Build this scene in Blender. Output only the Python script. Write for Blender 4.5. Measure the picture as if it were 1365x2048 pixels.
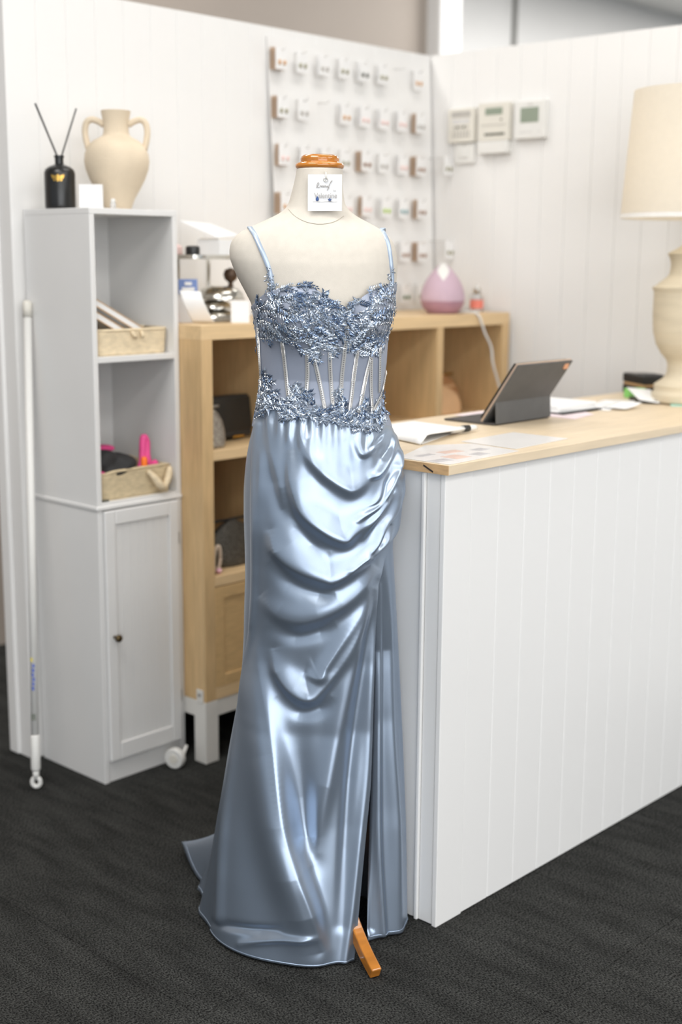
import bpy, bmesh, math, random
import numpy as np
from mathutils import Matrix, Vector

for o in list(bpy.data.objects):
    bpy.data.objects.remove(o, do_unlink=True)
SC = bpy.context.scene
COL = SC.collection

# ------------------------------------------------------------------ camera
# X runs along the counter front, Y towards the panelled back wall, Z up (metres)
CAM_H = 1.45
YAW, PITCH, ROLL = math.radians(42.8833), math.radians(10.9724), math.radians(-0.4073)
FPX = 2632.2
_fw = np.array([math.cos(PITCH)*math.cos(YAW), math.cos(PITCH)*math.sin(YAW), -math.sin(PITCH)])
_r = np.array([math.sin(YAW), -math.cos(YAW), 0.0])
_d = np.cross(_fw, _r)
_c, _s = math.cos(ROLL), math.sin(ROLL)
CR, CD, CF = _c*_r+_s*_d, -_s*_r+_c*_d, _fw
cam_data = bpy.data.cameras.new('camera')
cam = bpy.data.objects.new('camera', cam_data)
COL.objects.link(cam)
M = Matrix(((CR[0], -CD[0], -CF[0], 0), (CR[1], -CD[1], -CF[1], 0), (CR[2], -CD[2], -CF[2], CAM_H), (0, 0, 0, 1)))
cam.matrix_world = M
cam_data.sensor_fit = 'VERTICAL'
cam_data.sensor_height = 36.0
cam_data.sensor_width = 24.0
cam_data.lens = FPX/2048*36
cam_data.dof.use_dof = True
cam_data.dof.focus_distance = 2.62
cam_data.dof.aperture_fstop = 2.0
cam_data.clip_start = 0.05
SC.camera = cam

# ------------------------------------------------------------------ world, lights, exposure
world = bpy.data.worlds.new('daylight')
SC.world = world
world.use_nodes = True
bg = world.node_tree.nodes['Background']
bg.inputs[0].default_value = (0.86, 0.93, 1.0, 1)
bg.inputs[1].default_value = 0.5

def area(name, loc, target, sx, sy, power, col=(1, 1, 1)):
    l = bpy.data.lights.new(name, 'AREA')
    l.shape = 'RECTANGLE'; l.size = sx; l.size_y = sy; l.energy = power; l.color = col
    o = bpy.data.objects.new(name, l); COL.objects.link(o)
    o.location = loc
    o.rotation_euler = (Vector(target)-Vector(loc)).to_track_quat('-Z', 'Y').to_euler()
    return o
area('shop_window_light', (-1.6, -4.4, 1.48), (1.6, 2.2, 1.35), 7.0, 2.75, 185, (0.97, 0.985, 1.0))
for px_ in (-0.8, 1.1, 3.0):
    for py_ in (-2.3, -0.3):
        area('ceiling_panel_light', (px_, py_, 3.19), (px_, py_, 0), 1.4, 0.9, 24, (1.0, 0.98, 0.95))
area('ceiling_panel_light', (2.9, 2.2, 3.19), (2.9, 2.2, 0), 1.2, 0.6, 11, (1.0, 0.98, 0.95))
area('ceiling_panel_light', (0.7, 1.9, 3.19), (0.7, 1.9, 0), 1.2, 1.2, 39, (1.0, 0.98, 0.95))
area('ceiling_panel_light', (4.7, 3.3, 3.19), (4.7, 3.3, 0), 0.6, 0.3, 4.5, (1.0, 0.98, 0.95))  # fill added to brighten the white column beyond the partition
area('ceiling_panel_light', (9.2, 3.4, 3.19), (9.2, 3.4, 0), 1.8, 0.6, 100, (1.0, 0.98, 0.95))  # fill added to light the far right wall more evenly
area('ceiling_panel_light', (6.6, 3.2, 3.19), (6.6, 3.2, 0), 1.8, 0.6, 100, (1.0, 0.98, 0.95))  # second added fill for the far right wall
area('ceiling_panel_light', (2.6, 3.6, 3.19), (2.6, 3.6, 0), 1.2, 0.3, 14, (1.0, 0.98, 0.95))  # fill added to lift the taupe wall behind the partition
SC.view_settings.view_transform = 'Standard'
SC.view_settings.look = 'None'
SC.view_settings.gamma = 1.0
SC.view_settings.use_curve_mapping = False
SC.view_settings.exposure = 0.3

# ------------------------------------------------------------------ materials
def srgb(r, g, b):
    f = lambda c: (c/255/12.92) if c/255 <= 0.04045 else ((c/255+0.055)/1.055)**2.4
    return (f(r), f(g), f(b))
MATS = {}
def mat(name, col, rough=0.5, metal=0.0, var=0.04, scale=30.0, bump=0.0, bscale=250.0, stretch=(1, 1, 1),
        detail=3.0, emit=None, spec=None, coat=0.0, trans=0.0, sheen=0.0, world_pos=False, alpha=1.0, aniso=0.0):
    if name in MATS: return MATS[name]
    m = bpy.data.materials.new(name); m.use_nodes = True
    nt = m.node_tree; p = nt.nodes['Principled BSDF']
    p.inputs['Roughness'].default_value = rough
    p.inputs['Metallic'].default_value = metal
    if spec is not None: p.inputs['Specular IOR Level'].default_value = spec
    if coat: p.inputs['Coat Weight'].default_value = coat; p.inputs['Coat Roughness'].default_value = 0.08
    if trans: p.inputs['Transmission Weight'].default_value = trans
    if sheen: p.inputs['Sheen Weight'].default_value = sheen
    if alpha < 1: p.inputs['Alpha'].default_value = alpha
    if emit: 
        p.inputs['Emission Color'].default_value = (*emit[0], 1); p.inputs['Emission Strength'].default_value = emit[1]
    if world_pos:
        tc = nt.nodes.new('ShaderNodeNewGeometry'); out = tc.outputs['Position']
    else:
        tc = nt.nodes.new('ShaderNodeTexCoord'); out = tc.outputs['Object']
    mp = nt.nodes.new('ShaderNodeMapping'); mp.inputs['Scale'].default_value = stretch
    nt.links.new(out, mp.inputs[0])
    n = nt.nodes.new('ShaderNodeTexNoise'); n.inputs['Scale'].default_value = scale; n.inputs['Detail'].default_value = detail
    nt.links.new(mp.outputs[0], n.inputs['Vector'])
    rp = nt.nodes.new('ShaderNodeValToRGB')
    c0 = [max(0, c*(1-var)) for c in col]; c1 = [min(1, c*(1+var)) for c in col]
    rp.color_ramp.elements[0].position = 0.3; rp.color_ramp.elements[0].color = (*c0, 1)
    rp.color_ramp.elements[1].position = 0.7; rp.color_ramp.elements[1].color = (*c1, 1)
    nt.links.new(n.outputs['Fac'], rp.inputs[0]); nt.links.new(rp.outputs[0], p.inputs['Base Color'])
    if bump:
        n2 = nt.nodes.new('ShaderNodeTexNoise'); n2.inputs['Scale'].default_value = bscale; n2.inputs['Detail'].default_value = 2
        nt.links.new(mp.outputs[0], n2.inputs['Vector'])
        b = nt.nodes.new('ShaderNodeBump'); b.inputs['Strength'].default_value = bump; b.inputs['Distance'].default_value = 0.002
        nt.links.new(n2.outputs['Fac'], b.inputs['Height']); nt.links.new(b.outputs[0], p.inputs['Normal'])
    MATS[name] = m
    return m
W_WALL = mat('white_wall_paint', (0.80, 0.79, 0.775), 0.45, var=0.01, scale=3)
W_COUNTER = mat('white_counter_paint', (0.80, 0.795, 0.785), 0.4, var=0.01, scale=3)
W_CAB = mat('white_cabinet_paint', (0.74, 0.735, 0.725), 0.35, var=0.015, scale=5)
W_PLASTIC = mat('white_plastic', (0.74, 0.73, 0.70), 0.4, var=0.01)
CREAM_PLASTIC = mat('cream_plastic', (0.70, 0.67, 0.60), 0.45, var=0.01)
W_CARD = mat('white_card_stock', (0.82, 0.815, 0.81), 0.6, var=0.01)
W_PAPER = mat('white_paper', (0.84, 0.84, 0.835), 0.7, var=0.015, scale=12)
TAUPE = mat('taupe_wall_paint', srgb(170, 159, 149), 0.7, var=0.02, scale=2)
GREY_GAP = mat('dark_grey_trim', (0.22, 0.215, 0.2), 0.6)
CEIL = mat('ceiling_tile_white', (0.84, 0.84, 0.82), 0.8, var=0.01)
OAK = mat('oak_veneer', srgb(208, 174, 124), 0.45, var=0.10, scale=6, stretch=(3, 3, 22), detail=5, bump=0.05, bscale=40)
OAK_V = mat('oak_veneer_upright', srgb(208, 176, 130), 0.45, var=0.10, scale=7, stretch=(14, 14, 1.2), detail=5, bump=0.05, bscale=40)
MAPLE = mat('pale_timber_top', srgb(222, 203, 174), 0.4, var=0.07, scale=5, stretch=(1.2, 14, 14), detail=5)
OAK_H = mat('oak_veneer_level', srgb(222, 192, 148), 0.45, var=0.08, scale=5, stretch=(1.2, 14, 14), detail=5)
MAPLE_END = mat('timber_end_grain', srgb(196, 160, 116), 0.5, var=0.16, scale=9, stretch=(3, 3, 20), detail=5)
VARNISH = mat('varnished_timber', srgb(178, 112, 40), 0.16, var=0.2, scale=9, stretch=(1, 1, 7), detail=4, coat=0.5)
LINEN = mat('mannequin_linen', srgb(206, 199, 188), 0.85, var=0.03, scale=60, bump=0.18, bscale=900)
CLAY = mat('pale_clay', srgb(214, 198, 174), 0.9, var=0.09, scale=9, bump=0.5, bscale=180)
URN = mat('ridged_ceramic', srgb(208, 196, 172), 0.8, var=0.06, scale=8, bump=0.3, bscale=160, stretch=(1, 1, 6))
SHADE = mat('lamp_shade_linen', srgb(240, 233, 220), 0.9, var=0.02, scale=60, trans=0.0)
BLACK_GLOSS = mat('black_glass', (0.012, 0.012, 0.012), 0.28, var=0.1)
BLACK = mat('black_plastic', (0.018, 0.018, 0.018), 0.45, var=0.1)
CHARCOAL = mat('charcoal_cover', srgb(86, 86, 86), 0.6, var=0.06, bump=0.1, bscale=600)
KEYS = mat('dark_keyboard_fabric', srgb(74, 70, 68), 0.7, var=0.06)
ALU = mat('rose_aluminium', srgb(206, 186, 170), 0.3, 0.7, var=0.03)
ROSE = mat('rose_camera_glass', srgb(214, 160, 128), 0.3, 0.4, var=0.05)
GOLD = mat('gold_foil', srgb(200, 160, 80), 0.25, 0.9, var=0.1)
BRASS = mat('aged_brass', srgb(90, 76, 52), 0.3, 0.9, var=0.1)
SILVER = mat('polished_silver', (0.62, 0.60, 0.55), 0.18, 0.95, var=0.05)
STEEL = mat('dull_steel', (0.40, 0.39, 0.37), 0.35, 0.9, var=0.05)
WIRE = mat('white_wire', (0.66, 0.65, 0.63), 0.4, var=0.02)
WICKER = mat('cream_rope_weave', srgb(226, 208, 176), 0.85, var=0.12, scale=40, bump=0.7, bscale=160, stretch=(1, 1, 2.4))
WICKER_D = mat('straw_weave', srgb(206, 188, 154), 0.85, var=0.14, scale=40, bump=0.7, bscale=160, stretch=(1, 1, 2.4))
PINK = mat('hot_pink_satin', srgb(222, 72, 138), 0.5, var=0.12)
BLACKCLOTH = mat('black_cloth', (0.014, 0.014, 0.015), 0.7, var=0.3, bump=0.2)
ORANGE = mat('orange_plastic', srgb(248, 120, 24), 0.4)
TEAL = mat('teal_stone', srgb(120, 160, 164), 0.4)
LILAC = mat('lilac_plastic', srgb(194, 168, 182), 0.55, var=0.02)
LILAC_D = mat('mauve_plastic', srgb(172, 132, 148), 0.5, var=0.02)
CORAL = mat('coral_label', srgb(226, 128, 112), 0.5)
BLUECARD = mat('blue_card', srgb(112, 136, 190), 0.55)
RED = mat('crimson_box', srgb(150, 24, 52), 0.5)
GREYBAG = mat('grey_bag_leather', srgb(104, 98, 90), 0.6, var=0.1, bump=0.2)
STONES = mat('rhinestone_mesh', (0.34, 0.31, 0.27), 0.3, 0.7, var=0.75, scale=420, detail=0, bump=1.0, bscale=420)
STONES_D = mat('dark_rhinestone_mesh', (0.10, 0.095, 0.085), 0.3, 0.6, var=0.8, scale=420, detail=0, bump=1.0, bscale=420)
COPPER = mat('copper_metallic_leather', srgb(206, 160, 118), 0.35, 0.5, var=0.1, bump=0.3, bscale=300)
PEACH = mat('peach_satin', srgb(226, 184, 140), 0.5, var=0.05)
CREAMBAG = mat('cream_bag_leather', srgb(206, 192, 158), 0.6, var=0.05)
LCD = mat('lcd_screen_green', srgb(140, 150, 134), 0.3, var=0.02)
DARKMARK = mat('dark_print', srgb(96, 96, 86), 0.6)
GREYMARK = mat('grey_print', srgb(176, 172, 166), 0.6)
LIGHTMARK = mat('pale_grey_print', srgb(206, 204, 202), 0.6)
BLUEMARK = mat('blue_print', srgb(92, 108, 178), 0.6)
YELLOWMARK = mat('yellow_print', srgb(216, 200, 110), 0.6)
PINKPAPER = mat('pale_pink_paper', srgb(236, 220, 224), 0.7, var=0.02)
MINT = mat('mint_paper', srgb(176, 222, 208), 0.7)
GREEN = mat('green_sticky_note', srgb(140, 214, 120), 0.6)
TAN = mat('tan_strip', srgb(196, 160, 116), 0.6)
SKINTONE = mat('photo_print_warm', srgb(222, 192, 178), 0.4, var=0.12, scale=25)
GREYPRINT = mat('photo_print_grey', srgb(190, 188, 190), 0.35, var=0.2, scale=22)
GLOSSPAPER = mat('laminated_paper', srgb(232, 230, 228), 0.25, var=0.03, scale=10)
GEMBLUE = mat('blue_crystal', srgb(70, 96, 150), 0.12, 0.5, var=0.5, scale=300)
PINKBEAD = mat('blush_bead', srgb(232, 200, 194), 0.4)
AMBER = mat('amber_bead', srgb(206, 160, 112), 0.4)
LIMEBEAD = mat('lime_bead', srgb(170, 200, 70), 0.4)
GREENBEAD = mat('green_enamel', srgb(80, 104, 60), 0.4)
OLIVEBEAD = mat('olive_bead', srgb(150, 146, 118), 0.4)
BRONZEBEAD = mat('bronze_bead', srgb(150, 112, 84), 0.35, 0.4)
SHADOW_TAN = mat('kraft_card_back', srgb(190, 166, 144), 0.8)
FROST = mat('clear_frosted_plastic', (0.86, 0.86, 0.86), 0.12, trans=0.7, var=0.01)
RUBBER = mat('dark_rubber', (0.03, 0.03, 0.03), 0.7)

def satin_material(name, base, rough, metal, bump=0.03):
    m = bpy.data.materials.new(name); m.use_nodes = True; nt = m.node_tree
    p = nt.nodes['Principled BSDF']
    p.inputs['Metallic'].default_value = metal; p.inputs['Roughness'].default_value = rough
    tc = nt.nodes.new('ShaderNodeTexCoord'); n = nt.nodes.new('ShaderNodeTexNoise')
    n.inputs['Scale'].default_value = 700; n.inputs['Detail'].default_value = 2
    nt.links.new(tc.outputs['Object'], n.inputs['Vector'])
    rp = nt.nodes.new('ShaderNodeValToRGB')
    rp.color_ramp.elements[0].color = (*[c*0.94 for c in base], 1); rp.color_ramp.elements[1].color = (*[c*1.06 for c in base], 1)
    nt.links.new(n.outputs['Fac'], rp.inputs[0]); nt.links.new(rp.outputs[0], p.inputs['Base Color'])
    b = nt.nodes.new('ShaderNodeBump'); b.inputs['Strength'].default_value = bump; b.inputs['Distance'].default_value = 0.001
    nt.links.new(n.outputs['Fac'], b.inputs['Height']); nt.links.new(b.outputs[0], p.inputs['Normal'])
    return m
SATIN = satin_material('dusty_blue_satin', (0.355, 0.43, 0.54), 0.335, 0.78)
STRAP = satin_material('dusty_blue_strap_satin', (0.42, 0.50, 0.62), 0.4, 0.4)
MESHF = satin_material('blue_grey_sheer_mesh', (0.31, 0.345, 0.43), 0.5, 0.25, 0.1)
SEQUIN = satin_material('silver_blue_beading', (0.45, 0.515, 0.61), 0.28, 0.82, 0.0)
SEQUIN_D = satin_material('deep_blue_beading', (0.16, 0.22, 0.33), 0.25, 0.8, 0.0)
CRYSTAL = satin_material('clear_rhinestone', (0.86, 0.85, 0.82), 0.15, 0.7, 0.0)

def carpet_material():
    m = bpy.data.materials.new('charcoal_loop_carpet'); m.use_nodes = True; nt = m.node_tree
    p = nt.nodes['Principled BSDF']; p.inputs['Roughness'].default_value = 0.95; p.inputs['Specular IOR Level'].default_value = 0.1
    g = nt.nodes.new('ShaderNodeNewGeometry')
    mp = nt.nodes.new('ShaderNodeMapping'); mp.inputs['Scale'].default_value = (1.0, 0.22, 1.0)
    nt.links.new(g.outputs['Position'], mp.inputs[0])
    st = nt.nodes.new('ShaderNodeTexNoise'); st.inputs['Scale'].default_value = 22; st.inputs['Detail'].default_value = 4
    nt.links.new(mp.outputs[0], st.inputs['Vector'])
    mp2 = nt.nodes.new('ShaderNodeMapping'); mp2.inputs['Scale'].default_value = (1.0, 0.6, 1.0)
    nt.links.new(g.outputs['Position'], mp2.inputs[0])
    sp = nt.nodes.new('ShaderNodeTexNoise'); sp.inputs['Scale'].default_value = 330; sp.inputs['Detail'].default_value = 1.5
    nt.links.new(mp2.outputs[0], sp.inputs['Vector'])
    r1 = nt.nodes.new('ShaderNodeValToRGB')
    r1.color_ramp.elements[0].position = 0.36; r1.color_ramp.elements[0].color = (0.007, 0.007, 0.0068, 1)
    r1.color_ramp.elements[1].position = 0.70; r1.color_ramp.elements[1].color = (0.068, 0.069, 0.065, 1)
    nt.links.new(sp.outputs['Fac'], r1.inputs[0])
    r2 = nt.nodes.new('ShaderNodeValToRGB')
    r2.color_ramp.elements[0].position = 0.3; r2.color_ramp.elements[0].color = (0.62, 0.62, 0.62, 1)
    r2.color_ramp.elements[1].position = 0.7; r2.color_ramp.elements[1].color = (1.2, 1.2, 1.2, 1)
    nt.links.new(st.outputs['Fac'], r2.inputs[0])
    mx = nt.nodes.new('ShaderNodeMix'); mx.data_type = 'RGBA'; mx.blend_type = 'MULTIPLY'; mx.inputs[0].default_value = 1
    nt.links.new(r1.outputs[0], mx.inputs[6]); nt.links.new(r2.outputs[0], mx.inputs[7])
    nt.links.new(mx.outputs[2], p.inputs['Base Color'])
    b = nt.nodes.new('ShaderNodeBump'); b.inputs['Strength'].default_value = 0.7; b.inputs['Distance'].default_value = 0.003
    nt.links.new(sp.outputs['Fac'], b.inputs['Height']); nt.links.new(b.outputs[0], p.inputs['Normal'])
    return m
CARPET = carpet_material()

# ------------------------------------------------------------------ builders
def link(o, parent=None):
    COL.objects.link(o)
    if parent is not None: o.parent = parent
    return o
def wpos(o):
    v = Vector((0, 0, 0))
    while o is not None:
        v += o.location; o = o.parent
    return v
def mesh_obj(name, verts, faces, material, parent=None, smooth=False, bevel=0.0, segs=2, auto=None):
    V = np.asarray(verts, float)
    c = (V.min(0)+V.max(0))/2
    me = bpy.data.meshes.new(name)
    me.from_pydata((V-c).tolist(), [], [list(map(int, f)) for f in faces]); me.update()
    if isinstance(material, (list, tuple)):
        for mm in material: me.materials.append(mm)
    else: me.materials.append(material)
    if smooth: me.shade_smooth()
    o = bpy.data.objects.new(name, me)
    link(o, parent)
    o.location = Vector(c.tolist()) - (wpos(parent) if parent is not None else Vector((0, 0, 0)))
    if bevel:
        b = o.modifiers.new('soft_edges', 'BEVEL'); b.width = bevel; b.segments = segs; b.limit_method = 'ANGLE'
    return o
BOXF = [(0, 3, 2, 1), (4, 5, 6, 7), (0, 1, 5, 4), (1, 2, 6, 5), (2, 3, 7, 6), (3, 0, 4, 7)]
def boxv(x0, x1, y0, y1, z0, z1):
    return [(x0, y0, z0), (x1, y0, z0), (x1, y1, z0), (x0, y1, z0), (x0, y0, z1), (x1, y0, z1), (x1, y1, z1), (x0, y1, z1)]
def box(name, x0, x1, y0, y1, z0, z1, m, parent=None, bevel=0.0015, segs=2):
    return mesh_obj(name, boxv(x0, x1, y0, y1, z0, z1), BOXF, m, parent, bevel=bevel, segs=segs)
def rbox(name, cx, cy, z0, z1, sx, sy, ang, m, parent=None, bevel=0.002, tilt=0.0, segs=2):
    """box turned by ang about z, standing on z0; tilt leans it back"""
    v = np.array(boxv(-sx/2, sx/2, -sy/2, sy/2, 0, z1-z0))
    if tilt:
        c, s = math.cos(tilt), math.sin(tilt)
        y, z = v[:, 1].copy(), v[:, 2].copy(); v[:, 1] = y*c+z*s; v[:, 2] = -y*s+z*c
        v[:, 2] -= v[:, 2].min()
    c, s = math.cos(ang), math.sin(ang)
    x, y = v[:, 0].copy(), v[:, 1].copy()
    v[:, 0] = x*c-y*s+cx; v[:, 1] = x*s+y*c+cy; v[:, 2] += z0
    return mesh_obj(name, v, BOXF, m, parent, bevel=bevel, segs=segs)
class MB:
    def __init__(s): s.v = []; s.f = []
    def add(s, v, f):
        n = len(s.v); s.v += [tuple(map(float, p)) for p in v]; s.f += [tuple(int(i)+n for i in q) for q in f]; return s
    def box(s, *a): return s.add(boxv(*a), BOXF)
    def build(s, name, m, parent=None, **k): return mesh_obj(name, s.v, s.f, m, parent, **k)
def lathe_vf(prof, cx, cy, n=40, sx=1.0, sy=1.0, ang=0.0):
    v = []; f = []
    for r, z in prof:
        for i in range(n):
            a = 2*math.pi*i/n; x, y = r*math.cos(a)*sx, r*math.sin(a)*sy
            v.append((cx+x*math.cos(ang)-y*math.sin(ang), cy+x*math.sin(ang)+y*math.cos(ang), z))
    for j in range(len(prof)-1):
        for i in range(n):
            k = (i+1) % n
            f.append((j*n+i, j*n+k, (j+1)*n+k, (j+1)*n+i))
    return v, f
def lathe(name, prof, cx, cy, m, parent=None, n=40, smooth=True, caps=True, **k):
    v, f = lathe_vf(prof, cx, cy, n, **k)
    if caps:
        if prof[0][0] > 1e-6: f.append(tuple(range(n-1, -1, -1)))
        if prof[-1][0] > 1e-6: f.append(tuple((len(prof)-1)*n+i for i in range(n)))
    o = mesh_obj(name, v, f, m, parent, smooth=smooth)
    if smooth:
        e = o.modifiers.new('crisp_edges', 'EDGE_SPLIT'); e.split_angle = math.radians(50)
    return o
def tube_vf(path, r, n=10, closed_ends=True):
    P = [Vector(p) for p in path]; v = []; f = []
    R = r if isinstance(r, (list, tuple)) else [r]*len(P)
    up = None
    for i, p in enumerate(P):
        t = (P[min(i+1, len(P)-1)]-P[max(i-1, 0)]).normalized()
        if up is None:
            up = t.cross(Vector((0, 0, 1)))
            if up.length < 1e-3: up = t.cross(Vector((1, 0, 0)))
        up = (up - t*up.dot(t)).normalized(); w = t.cross(up)
        for k in range(n):
            a = 2*math.pi*k/n
            q = p + (up*math.cos(a)+w*math.sin(a))*R[i]; v.append(tuple(q))
    for i in range(len(P)-1):
        for k in range(n):
            l = (k+1) % n; f.append((i*n+k, i*n+l, (i+1)*n+l, (i+1)*n+k))
    if closed_ends:
        f.append(tuple(range(n-1, -1, -1))); f.append(tuple((len(P)-1)*n+k for k in range(n)))
    return v, f
def tube(name, path, r, m, parent=None, n=10, smooth=True):
    v, f = tube_vf(path, r, n); return mesh_obj(name, v, f, m, parent, smooth=smooth)
def spline(pts, n=40):
    """Catmull-Rom through points (any dimension)"""
    P = np.array(pts, float); P = np.vstack([2*P[0]-P[1], P, 2*P[-1]-P[-2]]); out = []
    k = len(P)-3
    for i in range(n):
        u = i/(n-1)*k; j = min(int(u), k-1); t = u-j
        a, b, c, d = P[j:j+4]
        out.append(0.5*((2*b)+(-a+c)*t+(2*a-5*b+4*c-d)*t*t+(-a+3*b-3*c+d)*t**3))
    return np.array(out)
def grid_faces(nu, nv, wrap=False):
    f = []
    for j in range(nv-1):
        for i in range(nu if wrap else nu-1):
            k = (i+1) % nu
            f.append((j*nu+i, j*nu+k, (j+1)*nu+k, (j+1)*nu+i))
    return f
def empty(name, loc):
    o = bpy.data.objects.new(name, None); o.empty_display_size = 0.05; o.location = loc; COL.objects.link(o); return o
def tag(o, label, cat, group=None):
    o['label'] = label; o['category'] = cat
    if group: o['group'] = group
    return o
def thing(name, loc, label, cat, group=None): return tag(empty(name, loc), label, cat, group)
def struct(o): o['kind'] = 'structure'; return o
def copy_part(src, loc_world, parent):
    c = src.copy(); COL.objects.link(c); c.parent = parent
    c.location = Vector(loc_world) - wpos(parent); return c
rnd = random.Random(4)
FWD = Vector((math.cos(YAW), math.sin(YAW), 0)); RGT = Vector((math.sin(YAW), -math.cos(YAW), 0))
CAMANG = YAW - math.pi/2      # turns local x into the picture's sideways direction
def side(p, a, b=0.0, z=0.0):  # p + a sideways + b towards the camera + z up
    return Vector(p) + RGT*a - FWD*b + Vector((0, 0, z))

# ================================================================== SETTING
BX0, BX1, BY, WH = 2.062, 3.836, 3.14, 2.16     # back partition
# --- carpet
floor = struct(box('floor', -6, 14, -6, 8, -0.05, -0.006, CARPET, bevel=0))
TS = 0.4775
tile0 = None
for i in range(-5, 6):
    for j in range(-4, 7):
        x, y = 2.0+TS*i, 1.30+TS*j
        c = (x+TS/2, y+TS/2, -0.003)
        if tile0 is None:
            h = TS/2-0.0004
            v = [(-h, -h, -.003), (h, -h, -.003), (h, h, -.003), (-h, h, -.003)]
            g = h-0.0012
            v += [(-h, -h, .0018), (h, -h, .0018), (h, h, .0018), (-h, h, .0018), (-g, -g, .003), (g, -g, .003), (g, g, .003), (-g, g, .003)]
            f = [(0, 1, 5, 4), (1, 2, 6, 5), (2, 3, 7, 6), (3, 0, 4, 7), (4, 5, 9, 8), (5, 6, 10, 9), (6, 7, 11, 10), (7, 4, 8, 11), (8, 9, 10, 11)]
            tile0 = mesh_obj('carpet_tile', v, f, CARPET, floor); tile0.location = Vector(c)-floor.location
        else: copy_part(tile0, c, floor)

def board_mesh(w, h, t=0.012, g=0.0016):
    """vertical board, front face towards -Y, chamfered long edges; origin at centre of its back"""
    a = w/2-0.0003; b = a-g
    sec = [(-a, 0), (-a, -t+g), (-b, -t), (b, -t), (a, -t+g), (a, 0)]
    v = [(x, y, -h/2) for x, y in sec]+[(x, y, h/2) for x, y in sec]
    f = [(i, (i+1) % 6, 6+(i+1) % 6, 6+i) for i in range(6)]+[tuple(range(5, -1, -1)), tuple(range(6, 12))]
    return v, f
def boards(parent, start, step, n, h, z0, m, w, rot=0.0, last_w=None):
    v, f = board_mesh(w, h)
    me = bpy.data.meshes.new('board'); me.from_pydata(v, [], f); me.update(); me.materials.append(m)
    for i in range(n):
        o = bpy.data.objects.new('board', me); link(o, parent)
        p = Vector(start)+Vector(step)*i; p.z = z0+h/2
        o.location = p-wpos(parent); o.rotation_euler = (0, 0, rot)

wall_back = struct(box('wall_back', BX0, BX1+0.10, BY+0.012, BY+0.10, 0, WH-0.004, W_WALL, bevel=0))
PW = 0.0986
boards(wall_back, (BX0+PW/2, BY+0.012, 0), (PW, 0, 0), 18, WH, 0, W_WALL, PW)
wall_right = struct(box('wall_right', BX1+0.012, BX1+0.10, 0.3, BY+0.012, 0, WH-0.004, W_WALL, bevel=0))
boards(wall_right, (BX1+0.012, BY-0.002-PW/2, 0), (0, -PW, 0), 28, WH, 0, W_WALL, PW, rot=-math.pi/2)
struct(box('trim_1', BX0-0.012, BX0+0.006, BY+0.058, BY+0.104, 0, WH, W_WALL, bevel=0.006, segs=3))
struct(box('trim_2', BX0-0.003, BX0, BY+0.0, BY+0.060, 0, WH, W_WALL, bevel=0.001))
# --- space beyond the partitions
wall_far_left = struct(box('wall_far_left', -1.0, 5.10, 4.20, 4.30, 0, 3.3, TAUPE, bevel=0))
struct(box('trim_3', 5.10, 5.27, 4.12, 4.34, 0, 3.3, W_WALL, bevel=0.012, segs=3))
wall_far_right = struct(box('wall_far_right', 5.0, 14, 5.20, 5.30, 0, 3.3, W_WALL, bevel=0))
struct(box('trim_4', 6.50, 6.57, 5.185, 5.20, 0, 3.3, GREY_GAP, bevel=0.002))  # dark strip standing in for the dark gap beside the column
struct(box('trim_5', 7.165, 7.20, 5.185, 5.20, 0, 3.3, GREY_GAP, bevel=0.002))
wall_light_block = struct(box('wall_side', 5.3, 5.4, -6, 0.2, 0, 3.22, TAUPE, bevel=0))  # unseen wall added to block light and darken reflections from the right
ceiling = struct(box('ceiling', -4, 14, -4, 6.0, 3.22, 3.30, CEIL, bevel=0))

# ================================================================== COUNTER
CX0, CY0, CTOP = 2.105, 1.66, 1.012
counter = thing('reception_counter', (2.95, 1.92, 0), 'white reception counter clad in vertical grooved boards under the timber top', 'counter')
box('carcass', CX0+0.014, BX1-0.002, CY0+0.014, 2.15, 0.0, CTOP, W_COUNTER, counter, bevel=0)
boards(counter, (2.195+0.0985/2, CY0+0.014, 0), (0.0985, 0, 0), 16, CTOP-0.004, 0.003, W_COUNTER, 0.0985)
box('corner_trim', CX0-0.001, 2.1947, CY0+0.0005, CY0+0.0135, 0.0, CTOP-0.001, W_COUNTER, counter, bevel=0.002)
boards(counter, (CX0+0.014, 1.6745+0.0195, 0), (0, 0.066, 0), 1, CTOP-0.004, 0.003, W_COUNTER, 0.038, rot=-math.pi/2)
boards(counter, (CX0+0.014, 1.7225+0.0985/2, 0), (0, 0.0985, 0), 4, CTOP-0.004, 0.003, W_COUNTER, 0.0985, rot=-math.pi/2)
box('end_bead', CX0-0.004, CX0+0.01, 1.7135, 1.7222, 0.001, CTOP-0.001, W_COUNTER, counter, bevel=0.002)
ctop = thing('countertop', (2.95, 1.92, CTOP), 'pale timber countertop with a square edge lying on the white reception counter', 'countertop')
CT = CTOP+0.020
n_st = 7
for i in range(n_st):     # glued staves
    y0 = 1.648+(2.205-1.648)*i/n_st; y1 = 1.648+(2.205-1.648)*(i+1)/n_st
    box('stave', 2.098, BX1-0.001, y0+0.0001, y1-0.0001, CTOP, CT, MAPLE, ctop, bevel=0.0006, segs=1)
box('end_cap', 2.0955, 2.098, 1.648, 2.205, CTOP, CT, MAPLE_END, ctop, bevel=0)
v = np.array(boxv(2.0945, 2.096, -0.014, 0.014, -0.0016, 0.0016)); a_ = math.radians(24)
y, z = v[:, 1].copy(), v[:, 2].copy(); v[:, 1] = y*math.cos(a_)-z*math.sin(a_)+1.700; v[:, 2] = y*math.sin(a_)+z*math.cos(a_)+CTOP+0.009
mesh_obj('dark_groove', v, BOXF, mat('dark_timber_groove', (0.03, 0.02, 0.015), 0.6), ctop)

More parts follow.
